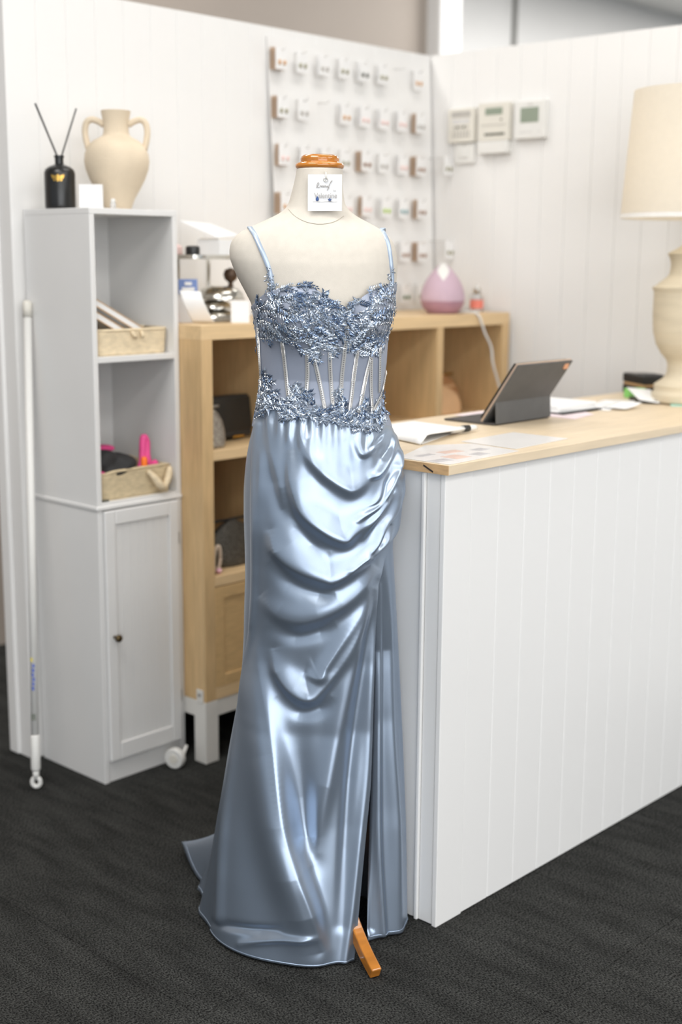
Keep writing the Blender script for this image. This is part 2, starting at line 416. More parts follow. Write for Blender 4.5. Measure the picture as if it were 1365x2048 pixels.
# ================================================================== TALL WHITE CABINET
KX0, KX1, KY0, KY1, KH = 2.090, 2.382, 2.831, 3.126, 1.570
cab = thing('tall_cabinet', ((KX0+KX1)/2, (KY0+KY1)/2, 0), 'tall narrow white cabinet with two open shelves above a panelled door', 'cabinet')
box('side_panel', KX0, KX0+0.016, KY0, KY1, 0, KH-0.016, W_CAB, cab)
box('side_panel', KX1-0.016, KX1, KY0, KY1, 0, KH-0.016, W_CAB, cab)
box('top_panel', KX0, KX1, KY0, KY1, KH-0.016, KH, W_CAB, cab)
box('back_panel', KX0+0.016, KX1-0.016, KY1-0.008, KY1, 0.02, KH-0.016, W_CAB, cab, bevel=0)
box('shelf', KX0+0.016, KX1-0.016, KY0+0.001, KY1-0.008, 1.170, 1.186, W_CAB, cab)
box('shelf', KX0+0.016, KX1-0.016, KY0+0.001, KY1-0.008, 0.777, 0.797, W_CAB, cab)
box('moulding', KX0-0.005, KX1+0.001, KY0-0.005, KY1, 0.776, 0.788, W_CAB, cab, bevel=0.004, segs=3)
box('plinth', KX0+0.016, KX1-0.016, KY0+0.004, KY0+0.02, 0.0, 0.060, W_CAB, cab)
door = box('door', KX0+0.0175, KX1-0.0175, KY0-0.0005, KY0+0.012, 0.063, 0.773, W_CAB, cab, bevel=0)
for x0, x1, z0, z1 in ((KX0+0.0175, KX0+0.052, 0.063, 0.773), (KX1-0.052, KX1-0.0175, 0.063, 0.773), (KX0+0.052, KX1-0.052, 0.733, 0.773), (KX0+0.052, KX1-0.052, 0.063, 0.112)):
    box('door_frame', x0, x1, KY0-0.009, KY0-0.0005, z0, z1, W_CAB, door, bevel=0.003)
for i in range(7):
    w = (KX1-KX0-0.104)/7; x0 = KX0+0.052+w*i
    box('door_slat', x0+0.0002, x0+w-0.0002, KY0-0.003, KY0-0.0005, 0.112, 0.733, W_CAB, door, bevel=0.0004)
kv, kf = lathe_vf([(0.0045, 0), (0.004, 0.010), (0.0075, 0.013), (0.0105, 0.018), (0.0105, 0.023), (0.007, 0.027), (0.0, 0.028)], 0, 0, 20)
knob = mesh_obj('knob', [(2.128+x, KY0-0.009-z, 0.421+y) for x, y, z in kv], kf, BRASS, door, smooth=True)
for z in (0.664, 0.196): box('hinge', KX1-0.020, KX1-0.0165, KY0-0.0095, KY0-0.004, z-0.017, z+0.017, STEEL, cab, bevel=0.0005)

# caster wheel on the carpet at the cabinet's corner
cw = Vector((2.305, 2.786, 0))
cast = thing('caster_wheel', cw, 'white swivel caster wheel on the carpet at the cabinet corner', 'wheel')
def disc(name, c, ax, r, w, m, parent, n=28, prof=None):
    ax = Vector(ax).normalized(); u = ax.cross(Vector((0, 0, 1))).normalized(); t = ax.cross(u)
    prof = prof or [(0, -w/2), (r*0.9, -w/2), (r, -w/2+0.003), (r, w/2-0.003), (r*0.9, w/2), (0, w/2)]
    v = []; 
    for rr, h in prof:
        for i in range(n):
            a = 2*math.pi*i/n; v.append(Vector(c)+ax*h+(u*math.cos(a)+t*math.sin(a))*rr)
    return mesh_obj(name, [tuple(p) for p in v], grid_faces(n, len(prof), True), m, parent, smooth=False)
wax = -FWD*0.85+RGT*-0.35
disc('wheel', cw+Vector((0, 0, 0.0303)), wax, 0.0300, 0.022, W_PLASTIC, cast)
disc('hub', cw+Vector((0, 0, 0.0303))+wax.normalized()*0.010, wax, 0.014, 0.006, CREAM_PLASTIC, cast)
tube('fork', [cw+Vector((0, 0, 0.0303)), cw+RGT*0.020+FWD*0.012+Vector((0, 0, 0.034)), cw+RGT*0.032+FWD*0.02+Vector((0, 0, 0.062))], [0.007, 0.008, 0.004], W_PLASTIC, cast, n=8)

# ================================================================== OAK SHELF UNIT
SX0, SX1, SY0, SY1, SZ0, SZ1 = 2.384, 3.810, 2.739, 3.128, 0.187, 1.263
shelf = thing('shelf_unit', ((SX0+SX1)/2, 2.93, 0), 'oak cube shelf unit raised on a white leg frame against the back wall', 'shelf unit')
T = 0.040
box('side_panel', SX0, SX0+T, SY0, SY1, SZ0, SZ1-T, OAK_V, shelf, bevel=0.001)
box('side_panel', SX1-T, SX1, SY0, SY1, SZ0, SZ1-T, OAK_V, shelf, bevel=0.001)
box('top_panel', SX0, SX1, SY0, SY1, SZ1-T, SZ1, OAK_H, shelf, bevel=0.001)
box('bottom_panel', SX0+T, SX1-T, SY0, SY1, SZ0, SZ0+0.035, OAK_H, shelf, bevel=0.001)
box('back_panel', SX0+T, SX1-T, SY1-0.006, SY1, SZ0+0.035, SZ1-T, OAK_V, shelf, bevel=0)
DIV = (2.703, 3.058, 3.412)
for d in DIV: box('divider', d, d+0.032, SY0+0.001, SY1-0.006, SZ0+0.035, SZ1-T, OAK_V, shelf, bevel=0.001)
cols = [(SX0+T, DIV[0]), (DIV[0]+0.032, DIV[1]), (DIV[1]+0.032, DIV[2]), (DIV[2]+0.032, SX1-T)]
for x0, x1 in cols:
    box('shelf_board', x0, x1, SY0+0.001, SY1-0.006, 0.886, 0.915, OAK_H, shelf, bevel=0.001)
    box('shelf_board', x0, x1, SY0+0.001, SY1-0.006, 0.523, 0.552, OAK_H, shelf, bevel=0.001)
    dr = box('door', x0+0.001, x1-0.001, SY0+0.004, SY0+0.018, SZ0+0.036, 0.520, OAK, shelf, bevel=0)
    for a0, a1, z0, z1 in ((x0+0.001, x0+0.035, SZ0+0.036, 0.520), (x1-0.035, x1-0.001, SZ0+0.036, 0.520), (x0+0.035, x1-0.035, 0.486, 0.520), (x0+0.035, x1-0.035, SZ0+0.036, SZ0+0.07)):
        box('door_frame', a0, a1, SY0, SY0+0.004, z0, z1, OAK, dr, bevel=0.0012)
# white leg frame
FRM = mat('white_powder_coat', (0.72, 0.70, 0.66), 0.45, var=0.01)
for x in (SX0-0.002, SX1-0.052):
    for y in (SY0, SY1-0.05): box('leg', x, x+0.05, y, y+0.05, 0, SZ0-0.001, FRM, shelf, bevel=0.002)
for y in (SY0+0.002, SY1-0.048): box('rail', SX0+0.048, SX1-0.052, y, y+0.046, SZ0-0.05, SZ0-0.001, FRM, shelf, bevel=0.002)
for x in (SX0, SX1-0.05): box('rail', x, x+0.046, SY0+0.05, SY1-0.05, SZ0-0.05, SZ0-0.001, FRM, shelf, bevel=0.002)
brk = box('bracket', SX0-0.005, SX0-0.001, SY0+0.008, SY0+0.036, SZ0-0.004, SZ0+0.036, FRM, shelf, bevel=0.0015)
disc('screw', (SX0-0.0055, SY0+0.022, SZ0+0.02), (-1, 0, 0), 0.005, 0.003, STEEL, brk, n=12)

# ================================================================== WHITE POLE
pole = thing('mop_pole', (1.935, 2.937, 0), 'long white mop pole leaning between wall end and tall cabinet', 'pole')
pa, pb = Vector((1.937, 2.939, 0.055)), Vector((2.072, 3.098, 1.288))
pd = pb-pa
tube('shaft', [pa+pd*0.06, pb], 0.0110, W_PLASTIC, pole, n=16)
tube('grip', [pa, pa+pd*0.005, pa+pd*0.075, pa+pd*0.08], [0.0095, 0.0135, 0.0135, 0.0112], W_PLASTIC, pole, n=16)
tube('end_cap', [pb-pd*0.005, pb+pd*0.028, pb+pd*0.032], [0.0125, 0.0125, 0.006], CREAM_PLASTIC, pole, n=16)
ring = [pa+Vector((0, 0, -0.030))+RGT*0.011*math.cos(t)+Vector((0, 0, 1))*0.013*math.sin(t)+Vector((0,0,-0.002)) for t in np.linspace(0, 2*math.pi, 25)]
tube('hanging_ring', ring, 0.0065, W_PLASTIC, pole, n=10)
tube('neck', [pa+Vector((0, 0, -0.022)), pa+pd*0.004], [0.0085, 0.0095], W_PLASTIC, pole, n=12)
def on_pole(t, w, h, m, name, off=0.0, parent=None):
    c = pa+pd*t; ax = pd.normalized(); v = []; nu = 7
    for j in (0, 1):
        for i in range(nu):
            a = (i/(nu-1)-0.5)*w/0.0112+off/0.0112
            v.append(tuple(c+ax*(h*(j-0.5))+(RGT*math.sin(a)-FWD*math.cos(a))*0.0116))
    return mesh_obj(name, v, grid_faces(nu, 2), m, parent or pole, smooth=True)
on_pole(0.122, 0.016, 0.018, mat('grey_rubber_band', srgb(118, 122, 114), 0.7), 'grey_band', -0.003)
for k in range(6): on_pole(0.185+0.010*k, 0.0075, 0.009 if k % 2 else 0.0105, BLUEMARK, 'blue_lettering', 0.001*(k % 3-1))
on_pole(0.248, 0.008, 0.011, YELLOWMARK, 'yellow_mark', -0.004)

# ================================================================== ON THE CABINET
# reed diffuser
bc = Vector((2.140, 3.024, KH))
dif = thing('reed_diffuser', bc, 'black reed diffuser bottle with two black reeds on the white cabinet', 'diffuser')
lathe('bottle', [(0.036, 0), (0.040, 0.003), (0.041, 0.01), (0.041, 0.094), (0.038, 0.103), (0.030, 0.110), (0.017, 0.115), (0.0115, 0.118), (0.0115, 0.134), (0.0135, 0.135), (0.0135, 0.140), (0.009, 0.140), (0.009, 0.12)], bc.x, bc.y, BLACK_GLOSS, dif, n=48, caps=True).location.z += KH
tube('reed', [side(bc, 0.004, 0.004, 0.03), side(bc, -0.004, 0.0, 0.136), side(bc, -0.056, 0.012, 0.272)], 0.0026, BLACK, dif, n=8)
tube('reed', [side(bc, -0.004, -0.004, 0.03), side(bc, 0.006, 0.0, 0.136), side(bc, 0.044, -0.03, 0.264)], 0.0022, BLACK, dif, n=8)
def on_bottle(pts, m, name):
    v = []
    for a, z in pts:
        t = a/0.0412; v.append(tuple(bc+(RGT*math.sin(t)-FWD*math.cos(t))*0.0414+Vector((0, 0, z))))
    v.append(tuple(np.mean(v, axis=0))); n = len(pts)
    return mesh_obj(name, v, [(i, (i+1) % n, n) for i in range(n)], m, dif)
on_bottle([(0.003+0.0055*math.cos(t), 0.080+0.0095*math.sin(t)) for t in np.linspace(0, 2*math.pi, 12)[:-1]], GOLD, 'gold_emblem')
for s in (-1, 1):
    on_bottle([(0.003+s*0.006, 0.086), (0.003+s*0.018, 0.089), (0.003+s*0.016, 0.080), (0.003+s*0.007, 0.077)], GOLD, 'gold_emblem')
    on_bottle([(0.003+s*0.007, 0.076), (0.003+s*0.013, 0.078), (0.003+s*0.011, 0.072), (0.003+s*0.006, 0.072)], GOLD, 'gold_emblem')
# small white card block
tag(rbox('place_card', 2.153, 2.905, KH, KH+0.062, 0.062, 0.014, CAMANG-0.05, W_CARD, bevel=0.0008), 'small blank white block card between black diffuser and clay vase', 'card')
jar = thing('glass_vial', (2.205, 2.880, KH), 'tiny clear vial at the foot of the clay vase', 'vial')
lathe('vial_body', [(0.007, KH), (0.0075, KH+0.002), (0.0075, KH+0.016), (0.005, KH+0.019)], 2.205, 2.880, FROST, jar, n=16)
lathe('cap', [(0.006, KH+0.019), (0.006, KH+0.026), (0.004, KH+0.027)], 2.205, 2.880, W_PLASTIC, jar, n=16)
# clay vase
vc = Vector((2.292, 2.972, KH))
vase = thing('clay_vase', vc, 'round pale clay amphora vase with two handles on the white cabinet', 'vase')
vs = 1.02
prof = [(0.033, 0.0), (0.0355, 0.004), (0.045, 0.030), (0.060, 0.056), (0.074, 0.082), (0.0835, 0.108), (0.0865, 0.128), (0.084, 0.148), (0.076, 0.166), (0.062, 0.180), (0.047, 0.188), (0.0365, 0.194), (0.0335, 0.202), (0.0335, 0.222), (0.035, 0.236), (0.0385, 0.252), (0.0395, 0.258), (0.037, 0.259), (0.0345, 0.25), (0.031, 0.22), (0.03, 0.19)]
lathe('body', [(r*vs, z*vs) for r, z in prof], vc.x, vc.y, CLAY, vase, n=64).location.z += KH
for s in (-1, 1):
    pts = [(0.033, 0.222), (0.045, 0.230), (0.064, 0.236), (0.078, 0.228), (0.083, 0.208), (0.081, 0.185), (0.074, 0.158)]
    path = [side(vc, s*a*vs, 0.0, z*vs) for a, z in spline(pts, 24)]
    tube('handle', path, 0.0085, CLAY, vase, n=12)

# ================================================================== BASKETS IN THE CABINET
def basket(name, x0, x1, y0, y1, z0, z1, m, label, wob=0.0, seed=0):
    t = thing(name, ((x0+x1)/2, (y0+y1)/2, z0), label, 'basket')
    n = 72; rows = 9; r = random.Random(seed)
    v = []; cx, cy = (x0+x1)/2, (y0+y1)/2; hx, hy = (x1-x0)/2, (y1-y0)/2
    ph = r.random()*6
    def ringp(j, k):
        out = []
        for i in range(n):
            a = 2*math.pi*i/n; c, s = math.cos(a), math.sin(a)
            e = 0.22
            px = math.copysign(abs(c)**e, c); py = math.copysign(abs(s)**e, s)
            bul = 1+0.0035*(1 if (i+j) % 2 else -1)
            z = z0+(z1-z0)*j/(rows-1)+wob*math.sin(a*3+ph)*j/(rows-1)
            out.append((cx+px*hx*k*bul, cy+py*hy*k*bul, z))
        return out
    for j in range(rows): v += ringp(j, 0.965+0.035*j/(rows-1))
    for j in range(rows-1, 0, -1): v += ringp(j, 0.93+0.03*j/(rows-1))
    f = grid_faces(n, 2*rows-1, True); f.append(tuple(range(n-1, -1, -1))); f.append(tuple((2*rows-2)*n+i for i in range(n)))
    mesh_obj('weave', v, f, m, t, smooth=True)
    rim = [Vector(p)+Vector((0, 0, 0.001)) for p in ringp(rows-1, 0.985)]; rim.append(rim[0])
    tube('rim', rim, 0.0042, m, t, n=8)
    return t
Z1, Z2 = 1.186, 0.797
b1 = basket('rope_basket', 2.116, 2.362, 2.845, 3.06, Z1, Z1+0.066, WICKER, 'cream woven basket holding white boards on the upper cabinet shelf', seed=1)
for k in range(2): tube('bow_loop', [(2.236+0.016*k*2-0.008, 2.842, Z1+0.062), (2.230+0.03*k, 2.836, Z1+0.054), (2.240+0.02*k, 2.838, Z1+0.046)], 0.0045, WICKER, b1, n=8)
# boards leaning in the upper basket
for lab, x0, z0, x1, z1, ya, yb in (('upper', 2.112, 1.328, 2.285, 1.238, 2.868, 3.0), ('lower', 2.110, 1.294, 2.236, 1.228, 2.862, 2.99), ('rear', 2.150, 1.342, 2.320, 1.254, 3.006, 3.04)):
    t = thing('gift_board', ((x0+x1)/2, (ya+yb)/2, Z1+0.02), lab+' white gold-edged board leaning in the upper cream basket', 'board', 'boards in the upper basket')
    L = math.hypot(x1-x0, z1-z0); dx, dz = (x1-x0)/L, (z1-z0)/L; nx, nz = -dz, dx; th = 0.016
    def slabxz(name, o0, o1, y0, y1, m, par):
        v = [(x+nx*o, y, z+nz*o) for y in (y0, y1) for (x, z, o) in ((x0, z0, o0), (x1, z1, o0), (x1, z1, o1), (x0, z0, o1))]
        return mesh_obj(name, v, [(0, 1, 2, 3), (7, 6, 5, 4), (0, 4, 5, 1), (1, 5, 6, 2), (2, 6, 7, 3), (3, 7, 4, 0)], m, par)
    slabxz('panel', 0, th, ya, yb, W_CARD, t)
    for o in (0.0, th): slabxz('gold_edge', o-0.0012, o+0.0012, ya-0.001, ya+0.004, TAN, t)
def crumple(name, c, sx, sy, sz, m, label, cat, seed, amp=0.3, sub=4, freq=2.3):
    bm = bmesh.new(); bmesh.ops.create_icosphere(bm, subdivisions=sub, radius=1.0)
    r = random.Random(seed); ph = [(r.uniform(0, 6), Vector((r.uniform(-1, 1), r.uniform(-1, 1), r.uniform(-1, 1)))*freq*r.uniform(.6, 1.6)) for _ in range(9)]
    for vv in bm.verts:
        d = sum(math.sin(vv.co.dot(k)+p) for p, k in ph)/4.5
        q = vv.co*(1+amp*d); vv.co = Vector((q.x*sx, q.y*sy, max(q.z, -0.95)*sz))
    V = [tuple(vv.co+Vector(c)) for vv in bm.verts]; F = [[x.index for x in f.verts] for f in bm.faces]; bm.free()
    o = mesh_obj(name, V, F, m, None, smooth=True)
    if label: tag(o, label, cat)
    return o
crumple('tissue', (2.290, 3.045, Z1+0.075), 0.030, 0.012, 0.022, W_PAPER, 'crumpled white tissue behind the boards in the upper basket', 'tissue', 3, 0.45)
crumple('tissue', (2.235, 3.055, Z1+0.150), 0.026, 0.010, 0.008, W_PAPER, 'white paper scrap high at the back of the upper basket', 'paper', 5, 0.4)
b2 = basket('straw_basket', 2.114, 2.366, 2.842, 3.05, Z2, Z2+0.074, WICKER_D, 'straw basket full of pink and black cloth on the lower cabinet shelf', wob=0.004, seed=2)
bow = [(2.268, 2.836, Z2+0.068), (2.285, 2.830, Z2+0.048), (2.300, 2.826, Z2+0.028), (2.315, 2.826, Z2+0.020), (2.330, 2.828, Z2+0.028)]
tube('bow_tail', spline(bow, 16), [0.006+0.006*math.sin(math.pi*i/15) for i in range(16)], WICKER, b2, n=10)
tube('bow_tail', spline([(2.345, 2.836, Z2+0.072), (2.338, 2.830, Z2+0.055), (2.325, 2.826, Z2+0.030), (2.318, 2.826, Z2+0.018)], 12), [0.006+0.004*math.sin(math.pi*i/11) for i in range(12)], WICKER, b2, n=10)
crumple('black_garment', (2.190, 2.905, Z2+0.090), 0.082, 0.055, 0.032, BLACKCLOTH, 'crumpled black garment heaped on the straw basket', 'garment', 8, 0.42, 5, 3.6)
crumple('pink_cloth', (2.165, 2.868, Z2+0.072), 0.048, 0.022, 0.012, PINK, 'pink cloth edge under the black garment in straw basket', 'cloth', 9, 0.3)
crumple('pink_cloth', (2.195, 2.965, Z2+0.122), 0.060, 0.024, 0.016, PINK, 'pink cloth roll on top behind the black garment', 'cloth', 10, 0.35)
pk = mesh_obj('pink_ribbon_loop', *tube_vf(spline([(2.262, 2.868, Z2+0.062), (2.278, 2.872, Z2+0.090), (2.285, 2.878, Z2+0.125), (2.292, 2.882, Z2+0.155), (2.300, 2.880, Z2+0.140), (2.294, 2.872, Z2+0.105), (2.300, 2.866, Z2+0.078), (2.326, 2.866, Z2+0.084)], 40), [0.0105]*39+[0.004], 10), PINK, None, smooth=True)
tag(pk, 'upright pink ribbon loop standing in the straw basket', 'ribbon')
oc = mesh_obj('orange_clip', *tube_vf([(2.265, 2.850, Z2+0.070), (2.266, 2.850, Z2+0.076), (2.268, 2.852, Z2+0.100), (2.268, 2.852, Z2+0.106)], [0.006, 0.009, 0.009, 0.006], 12), ORANGE, None, smooth=True)
tag(oc, 'orange plastic clip between black garment and pink loop', 'clip')
crumple('teal_pouch', (2.178, 3.0, Z2+0.150), 0.018, 0.016, 0.017, TEAL, 'small teal pouch at the back of the straw basket', 'pouch', 12, 0.2, 3)
crumple('mauve_cloth', (2.150, 3.02, Z2+0.125), 0.040, 0.03, 0.035, mat('mauve_cloth_weave', srgb(176, 158, 160), 0.8, var=0.08), 'greyish mauve cloth at the back left of the straw basket', 'cloth', 13, 0.3)
tag(box('grey_tag', 2.112, 2.132, 2.834, 2.841, Z2, Z2+0.006, DARKMARK, bevel=0.001), 'small grey tag lying before the straw basket', 'tag')

# ================================================================== ON THE SHELF UNIT, LEFT
ST = SZ1
tray = thing('tiered_tray_stand', (2.55, 2.93, ST), 'mirrored two tier tray stand at the left of the oak shelf unit', 'tray')
tray_pts = []
for i in range(48):
    a = 2*math.pi*i/48; c, s = math.cos(a), math.sin(a); e = 0.35
    tray_pts.append((math.copysign(abs(c)**e, c), math.copysign(abs(s)**e, s)))
def tray_mesh(name, cx, cy, z, hx, hy, m, parent, lip=0.012):
    v = []
    for k, zz in ((0.97, z), (1.0, z+0.001), (1.0, z+lip), (0.985, z+lip), (0.97, z+0.004)):
        for x, y in tray_pts: v.append((cx+x*hx*k, cy+y*hy*k, zz))
    f = grid_faces(48, 5, True); f.append(tuple(range(47, -1, -1))); f.append(tuple(4*48+i for i in range(48)))
    return mesh_obj(name, v, f, m, parent, smooth=False)
tray_mesh('upper_tray', 2.568, 2.93, ST+0.178, 0.118, 0.09, SILVER, tray)
tray_mesh('lower_tray', 2.605, 2.95, ST+0.001, 0.085, 0.09, STEEL, tray)
tube('post', [(2.665, 3.025, ST+0.004), (2.665, 3.025, ST+0.180)], 0.006, SILVER, tray, n=12)
tube('post', [(2.545, 3.025, ST+0.004), (2.545, 3.025, ST+0.180)], 0.006, SILVER, tray, n=12)
UT = ST+0.178+0.004
bt = thing('capped_jar', (2.484, 2.885, UT), 'small black domed cap jar on the upper mirrored tray', 'jar')
lathe('cap', [(0.0195, UT+0.0), (0.0205, UT+0.002), (0.0205, UT+0.026), (0.0185, UT+0.031), (0.012, UT+0.033), (0, UT+0.033)], 2.484, 2.885, BLACK_GLOSS, bt, n=28)
pb_ = thing('pink_bottle', (2.478, 2.962, UT), 'pale pink bottle behind the black jar on upper tray', 'bottle')
lathe('bottle', [(0.024, UT), (0.026, UT+0.003), (0.026, UT+0.03), (0.018, UT+0.036), (0.012, UT+0.038)], 2.478, 2.962, mat('pale_pink_glass', srgb(236, 206, 200), 0.25), pb_, n=28)
lathe('cap', [(0.012, UT+0.038), (0.012, UT+0.046), (0.0, UT+0.046)], 2.478, 2.962, W_PLASTIC, pb_, n=20)
gb = thing('gift_box', (2.60, 2.90, UT), 'open white gift box with raised lid on the upper tray', 'box')
rbox('box_base', 2.607, 2.915, UT, UT+0.052, 0.085, 0.085, 0.12, W_CARD, gb, bevel=0.001)
rbox('inner_tray', 2.607, 2.915, UT+0.0522, UT+0.054, 0.075, 0.075, 0.12, mat('cream_lining', srgb(226, 212, 188), 0.7), gb, bevel=0.0005)
lv = []
for d in (0, 0.004):
    for (x, y, z) in ((2.566, 2.872, 0.054), (2.656, 2.882, 0.062), (2.62, 2.965, 0.095), (2.50, 2.955, 0.100)): lv.append((x, y, UT+z+d))
mesh_obj('lid', lv, [(0, 3, 2, 1), (4, 5, 6, 7), (0, 1, 5, 4), (1, 2, 6, 5), (2, 3, 7, 6), (3, 0, 4, 7)], W_CARD, gb)
# blue leaflet and curled sheet
lf = thing('blue_leaflet', (2.44, 2.90, ST), 'blue and white leaflet standing behind the curled white sheet', 'leaflet')
rbox('sheet', 2.476, 2.902, ST, ST+0.120, 0.056, 0.002, CAMANG+0.25, W_PAPER, lf, bevel=0, tilt=0.12)
rbox('blue_panel', 2.4745, 2.8965, ST+0.080, ST+0.122, 0.054, 0.0012, CAMANG+0.25, BLUECARD, lf, bevel=0, tilt=0.12)
for k, (dz, w) in enumerate(((0.105, 0.020), (0.090, 0.036))): rbox('printed_line', 2.4735, 2.8945, ST+dz, ST+dz+0.009, w, 0.001, CAMANG+0.25, W_PAPER, lf, bevel=0, tilt=0.12)
cp = []
for j in range(15):
    t = j/14
    for i in range(20):
        u = i/19
        ang = math.radians(80-170*u*0.55)
        a = -0.034+0.060*t; zc = 0.090-0.090*u**1.6; 
        cp.append(tuple(side((2.447, 2.846, ST+0.003), a+0.035*u**2, 0.012+0.022*math.sin(u*math.pi*0.7)-0.03*u**3, max(0.0, zc*(1-0.04*t)))))
ob = mesh_obj('curled_sheet', cp, grid_faces(20, 15), W_PAPER, None, smooth=True)
so = ob.modifiers.new('paper_thickness', 'SOLIDIFY'); so.thickness = 0.0012
tag(ob, 'curled white paper sheet at the left front corner of the oak shelf top', 'paper')
tag(rbox('crimson_box', 2.418, 2.905, ST, ST+0.028, 0.03, 0.03, 0.3, RED, bevel=0.002), 'small crimson box tucked behind the curled sheet', 'box')
# silver bowls on the lower tray, dark knob, white card
LT = ST+0.005
def dome(name, x, y, z, r, h, m, label):
    t = thing(name, (x, y, z), label, 'lid', 'silver domes on the lower tray')
    lathe('dome_body', [(r*1.06, z), (r*1.06, z+0.003), (r, z+0.004), (r*0.95, z+h*0.45), (r*0.75, z+h*0.8), (r*0.4, z+h*0.97), (0, z+h)], x, y, m, t, n=44)
    return t
dome('silver_dome', 2.605, 2.925, LT, 0.060, 0.030, SILVER, 'lowest silver domed lid of the stack on the lower tray')
dome('silver_dome', 2.600, 2.925, LT+0.0305, 0.050, 0.026, SILVER, 'middle silver domed lid, smallest of the stack on the lower tray')
dome('silver_dome', 2.622, 2.925, LT+0.057, 0.070, 0.040, SILVER, 'top silver domed lid of the stack, widest of the three')
kn = thing('bronze_knob', (2.650, 2.91, LT+0.0945), 'dark bronze knob just behind the mannequin shoulder above the domes', 'ornament')
lathe('ornament_body', [(0.010, LT+0.0935), (0.006, LT+0.105), (0.018, LT+0.115), (0.022, LT+0.129), (0.017, LT+0.143), (0.0, LT+0.149)], 2.650, 2.91, mat('dark_bronze', srgb(84, 66, 52), 0.35, 0.6), kn, n=28)
rbox_c = rbox('price_card', 2.585, 2.800, ST, ST+0.062, 0.052, 0.0015, CAMANG, W_CARD, None, bevel=0, tilt=0.2)
tag(rbox_c, 'plain white upright card in front of the silver domes', 'card')

# ================================================================== IN THE SHELF UNIT
def clutch(name, c, w, d, h, m, label, seed=0, tilt=0.0, ang=0.0, round_=0.45, clasp=None):
    """soft bag standing on its base: rounded super-ellipsoid with a flat foot"""
    t = thing(name, c, label, 'bag')
    n, rows = 40, 16; v = []
    for j in range(rows):
        q = j/(rows-1); zz = h*q
        k = (max(0.02, 1-abs(2*q-0.75)**2.6*0.55 if q < 0.375 else 1-((q-0.375)/0.625)**3.0*(1-0.12)))
        dk = 1-0.75*q**1.5
        for i in range(n):
            a = 2*math.pi*i/n; x = math.copysign(abs(math.cos(a))**round_, math.cos(a))*w/2*k; y = math.copysign(abs(math.sin(a))**0.8, math.sin(a))*d/2*dk
            y += tilt*zz
            X = x*math.cos(ang)-y*math.sin(ang); Y = x*math.sin(ang)+y*math.cos(ang)
            v.append((c[0]+X, c[1]+Y, c[2]+zz))
    f = grid_faces(n, rows, True); f.append(tuple(range(n-1, -1, -1))); f.append(tuple((rows-1)*n+i for i in range(n)))
    mesh_obj('bag_body', v, f, m, t, smooth=True)
    fr = [(c[0]+x*math.cos(ang)-(tilt*h)*math.sin(ang), c[1]+x*math.sin(ang)+tilt*h*math.cos(ang), c[2]+h) for x in np.linspace(-w*0.43, w*0.43, 10)]
    tube('clasp_frame', fr, 0.004, clasp or m, t, n=8)
    return t
S1, S2 = 0.915, 0.552
clutch('rhinestone_pouch', (2.468, 2.795, S1), 0.085, 0.06, 0.115, STONES, 'silver rhinestone pouch in the top left cube of the shelf', tilt=0.1, clasp=STEEL)
bb = thing('black_handbag', (2.600, 2.90, S1), 'black square handbag with gold trim in the top left cube', 'bag')
rbox('bag_body', 2.600, 2.90, S1+0.001, S1+0.125, 0.17, 0.09, 0.05, BLACK, bb, bevel=0.008, tilt=0.10, segs=3)
rbox('flap', 2.598, 2.856, S1+0.030, S1+0.126, 0.172, 0.006, 0.05, BLACK_GLOSS, bb, bevel=0.002, tilt=0.10)
rbox('gold_bar', 2.62, 2.8495, S1+0.010, S1+0.016, 0.045, 0.004, 0.05, GOLD, bb, bevel=0.001)
clutch('grey_leather_bag', (2.520, 2.98, S2), 0.19, 0.10, 0.190, GREYBAG, 'grey leather bag at the back of the middle left cube', round_=0.3)
clutch('dark_rhinestone_clutch', (2.575, 2.835, S2), 0.165, 0.075, 0.135, STONES_D, 'dark rhinestone clutch in the middle left cube', round_=0.8, clasp=BLACK)
hr = thing('hair_ring', (2.462, 2.772, S2), 'cream looped hair ring with a pink bead in the middle left cube', 'hair accessory')
tube('loop', [(2.462+0.012*math.cos(a), 2.772-0.004*math.sin(a), S2+0.043+0.038*math.sin(a)) for a in np.linspace(0, 2*math.pi, 30)], 0.0055, mat('cream_bead_string', srgb(208, 190, 170), 0.5, var=0.2, scale=200), hr, n=8)
lathe('pink_bead', [(0.0, 0), (0.006, 0.003), (0.009, 0.009), (0.006, 0.015), (0.0, 0.018)], 2.462, 2.764, mat('blush_crystal', srgb(224, 176, 190), 0.2), hr, n=16).location.z += S2
clutch('cream_handbag', (3.225, 2.905, S1), 0.12, 0.09, 0.145, CREAMBAG, 'cream handbag in the top cube right behind the dress waist', round_=0.4)
clutch('peach_clutch', (3.585, 2.84, S1), 0.16, 0.06, 0.095, PEACH, 'peach satin clutch, front left in the top right cube', tilt=0.15, round_=0.35)
clutch('copper_clutch', (3.69, 2.93, S1), 0.15, 0.07, 0.125, COPPER, 'copper metallic clutch behind the peach one in the top right cube', tilt=0.1, round_=0.35, clasp=GOLD)

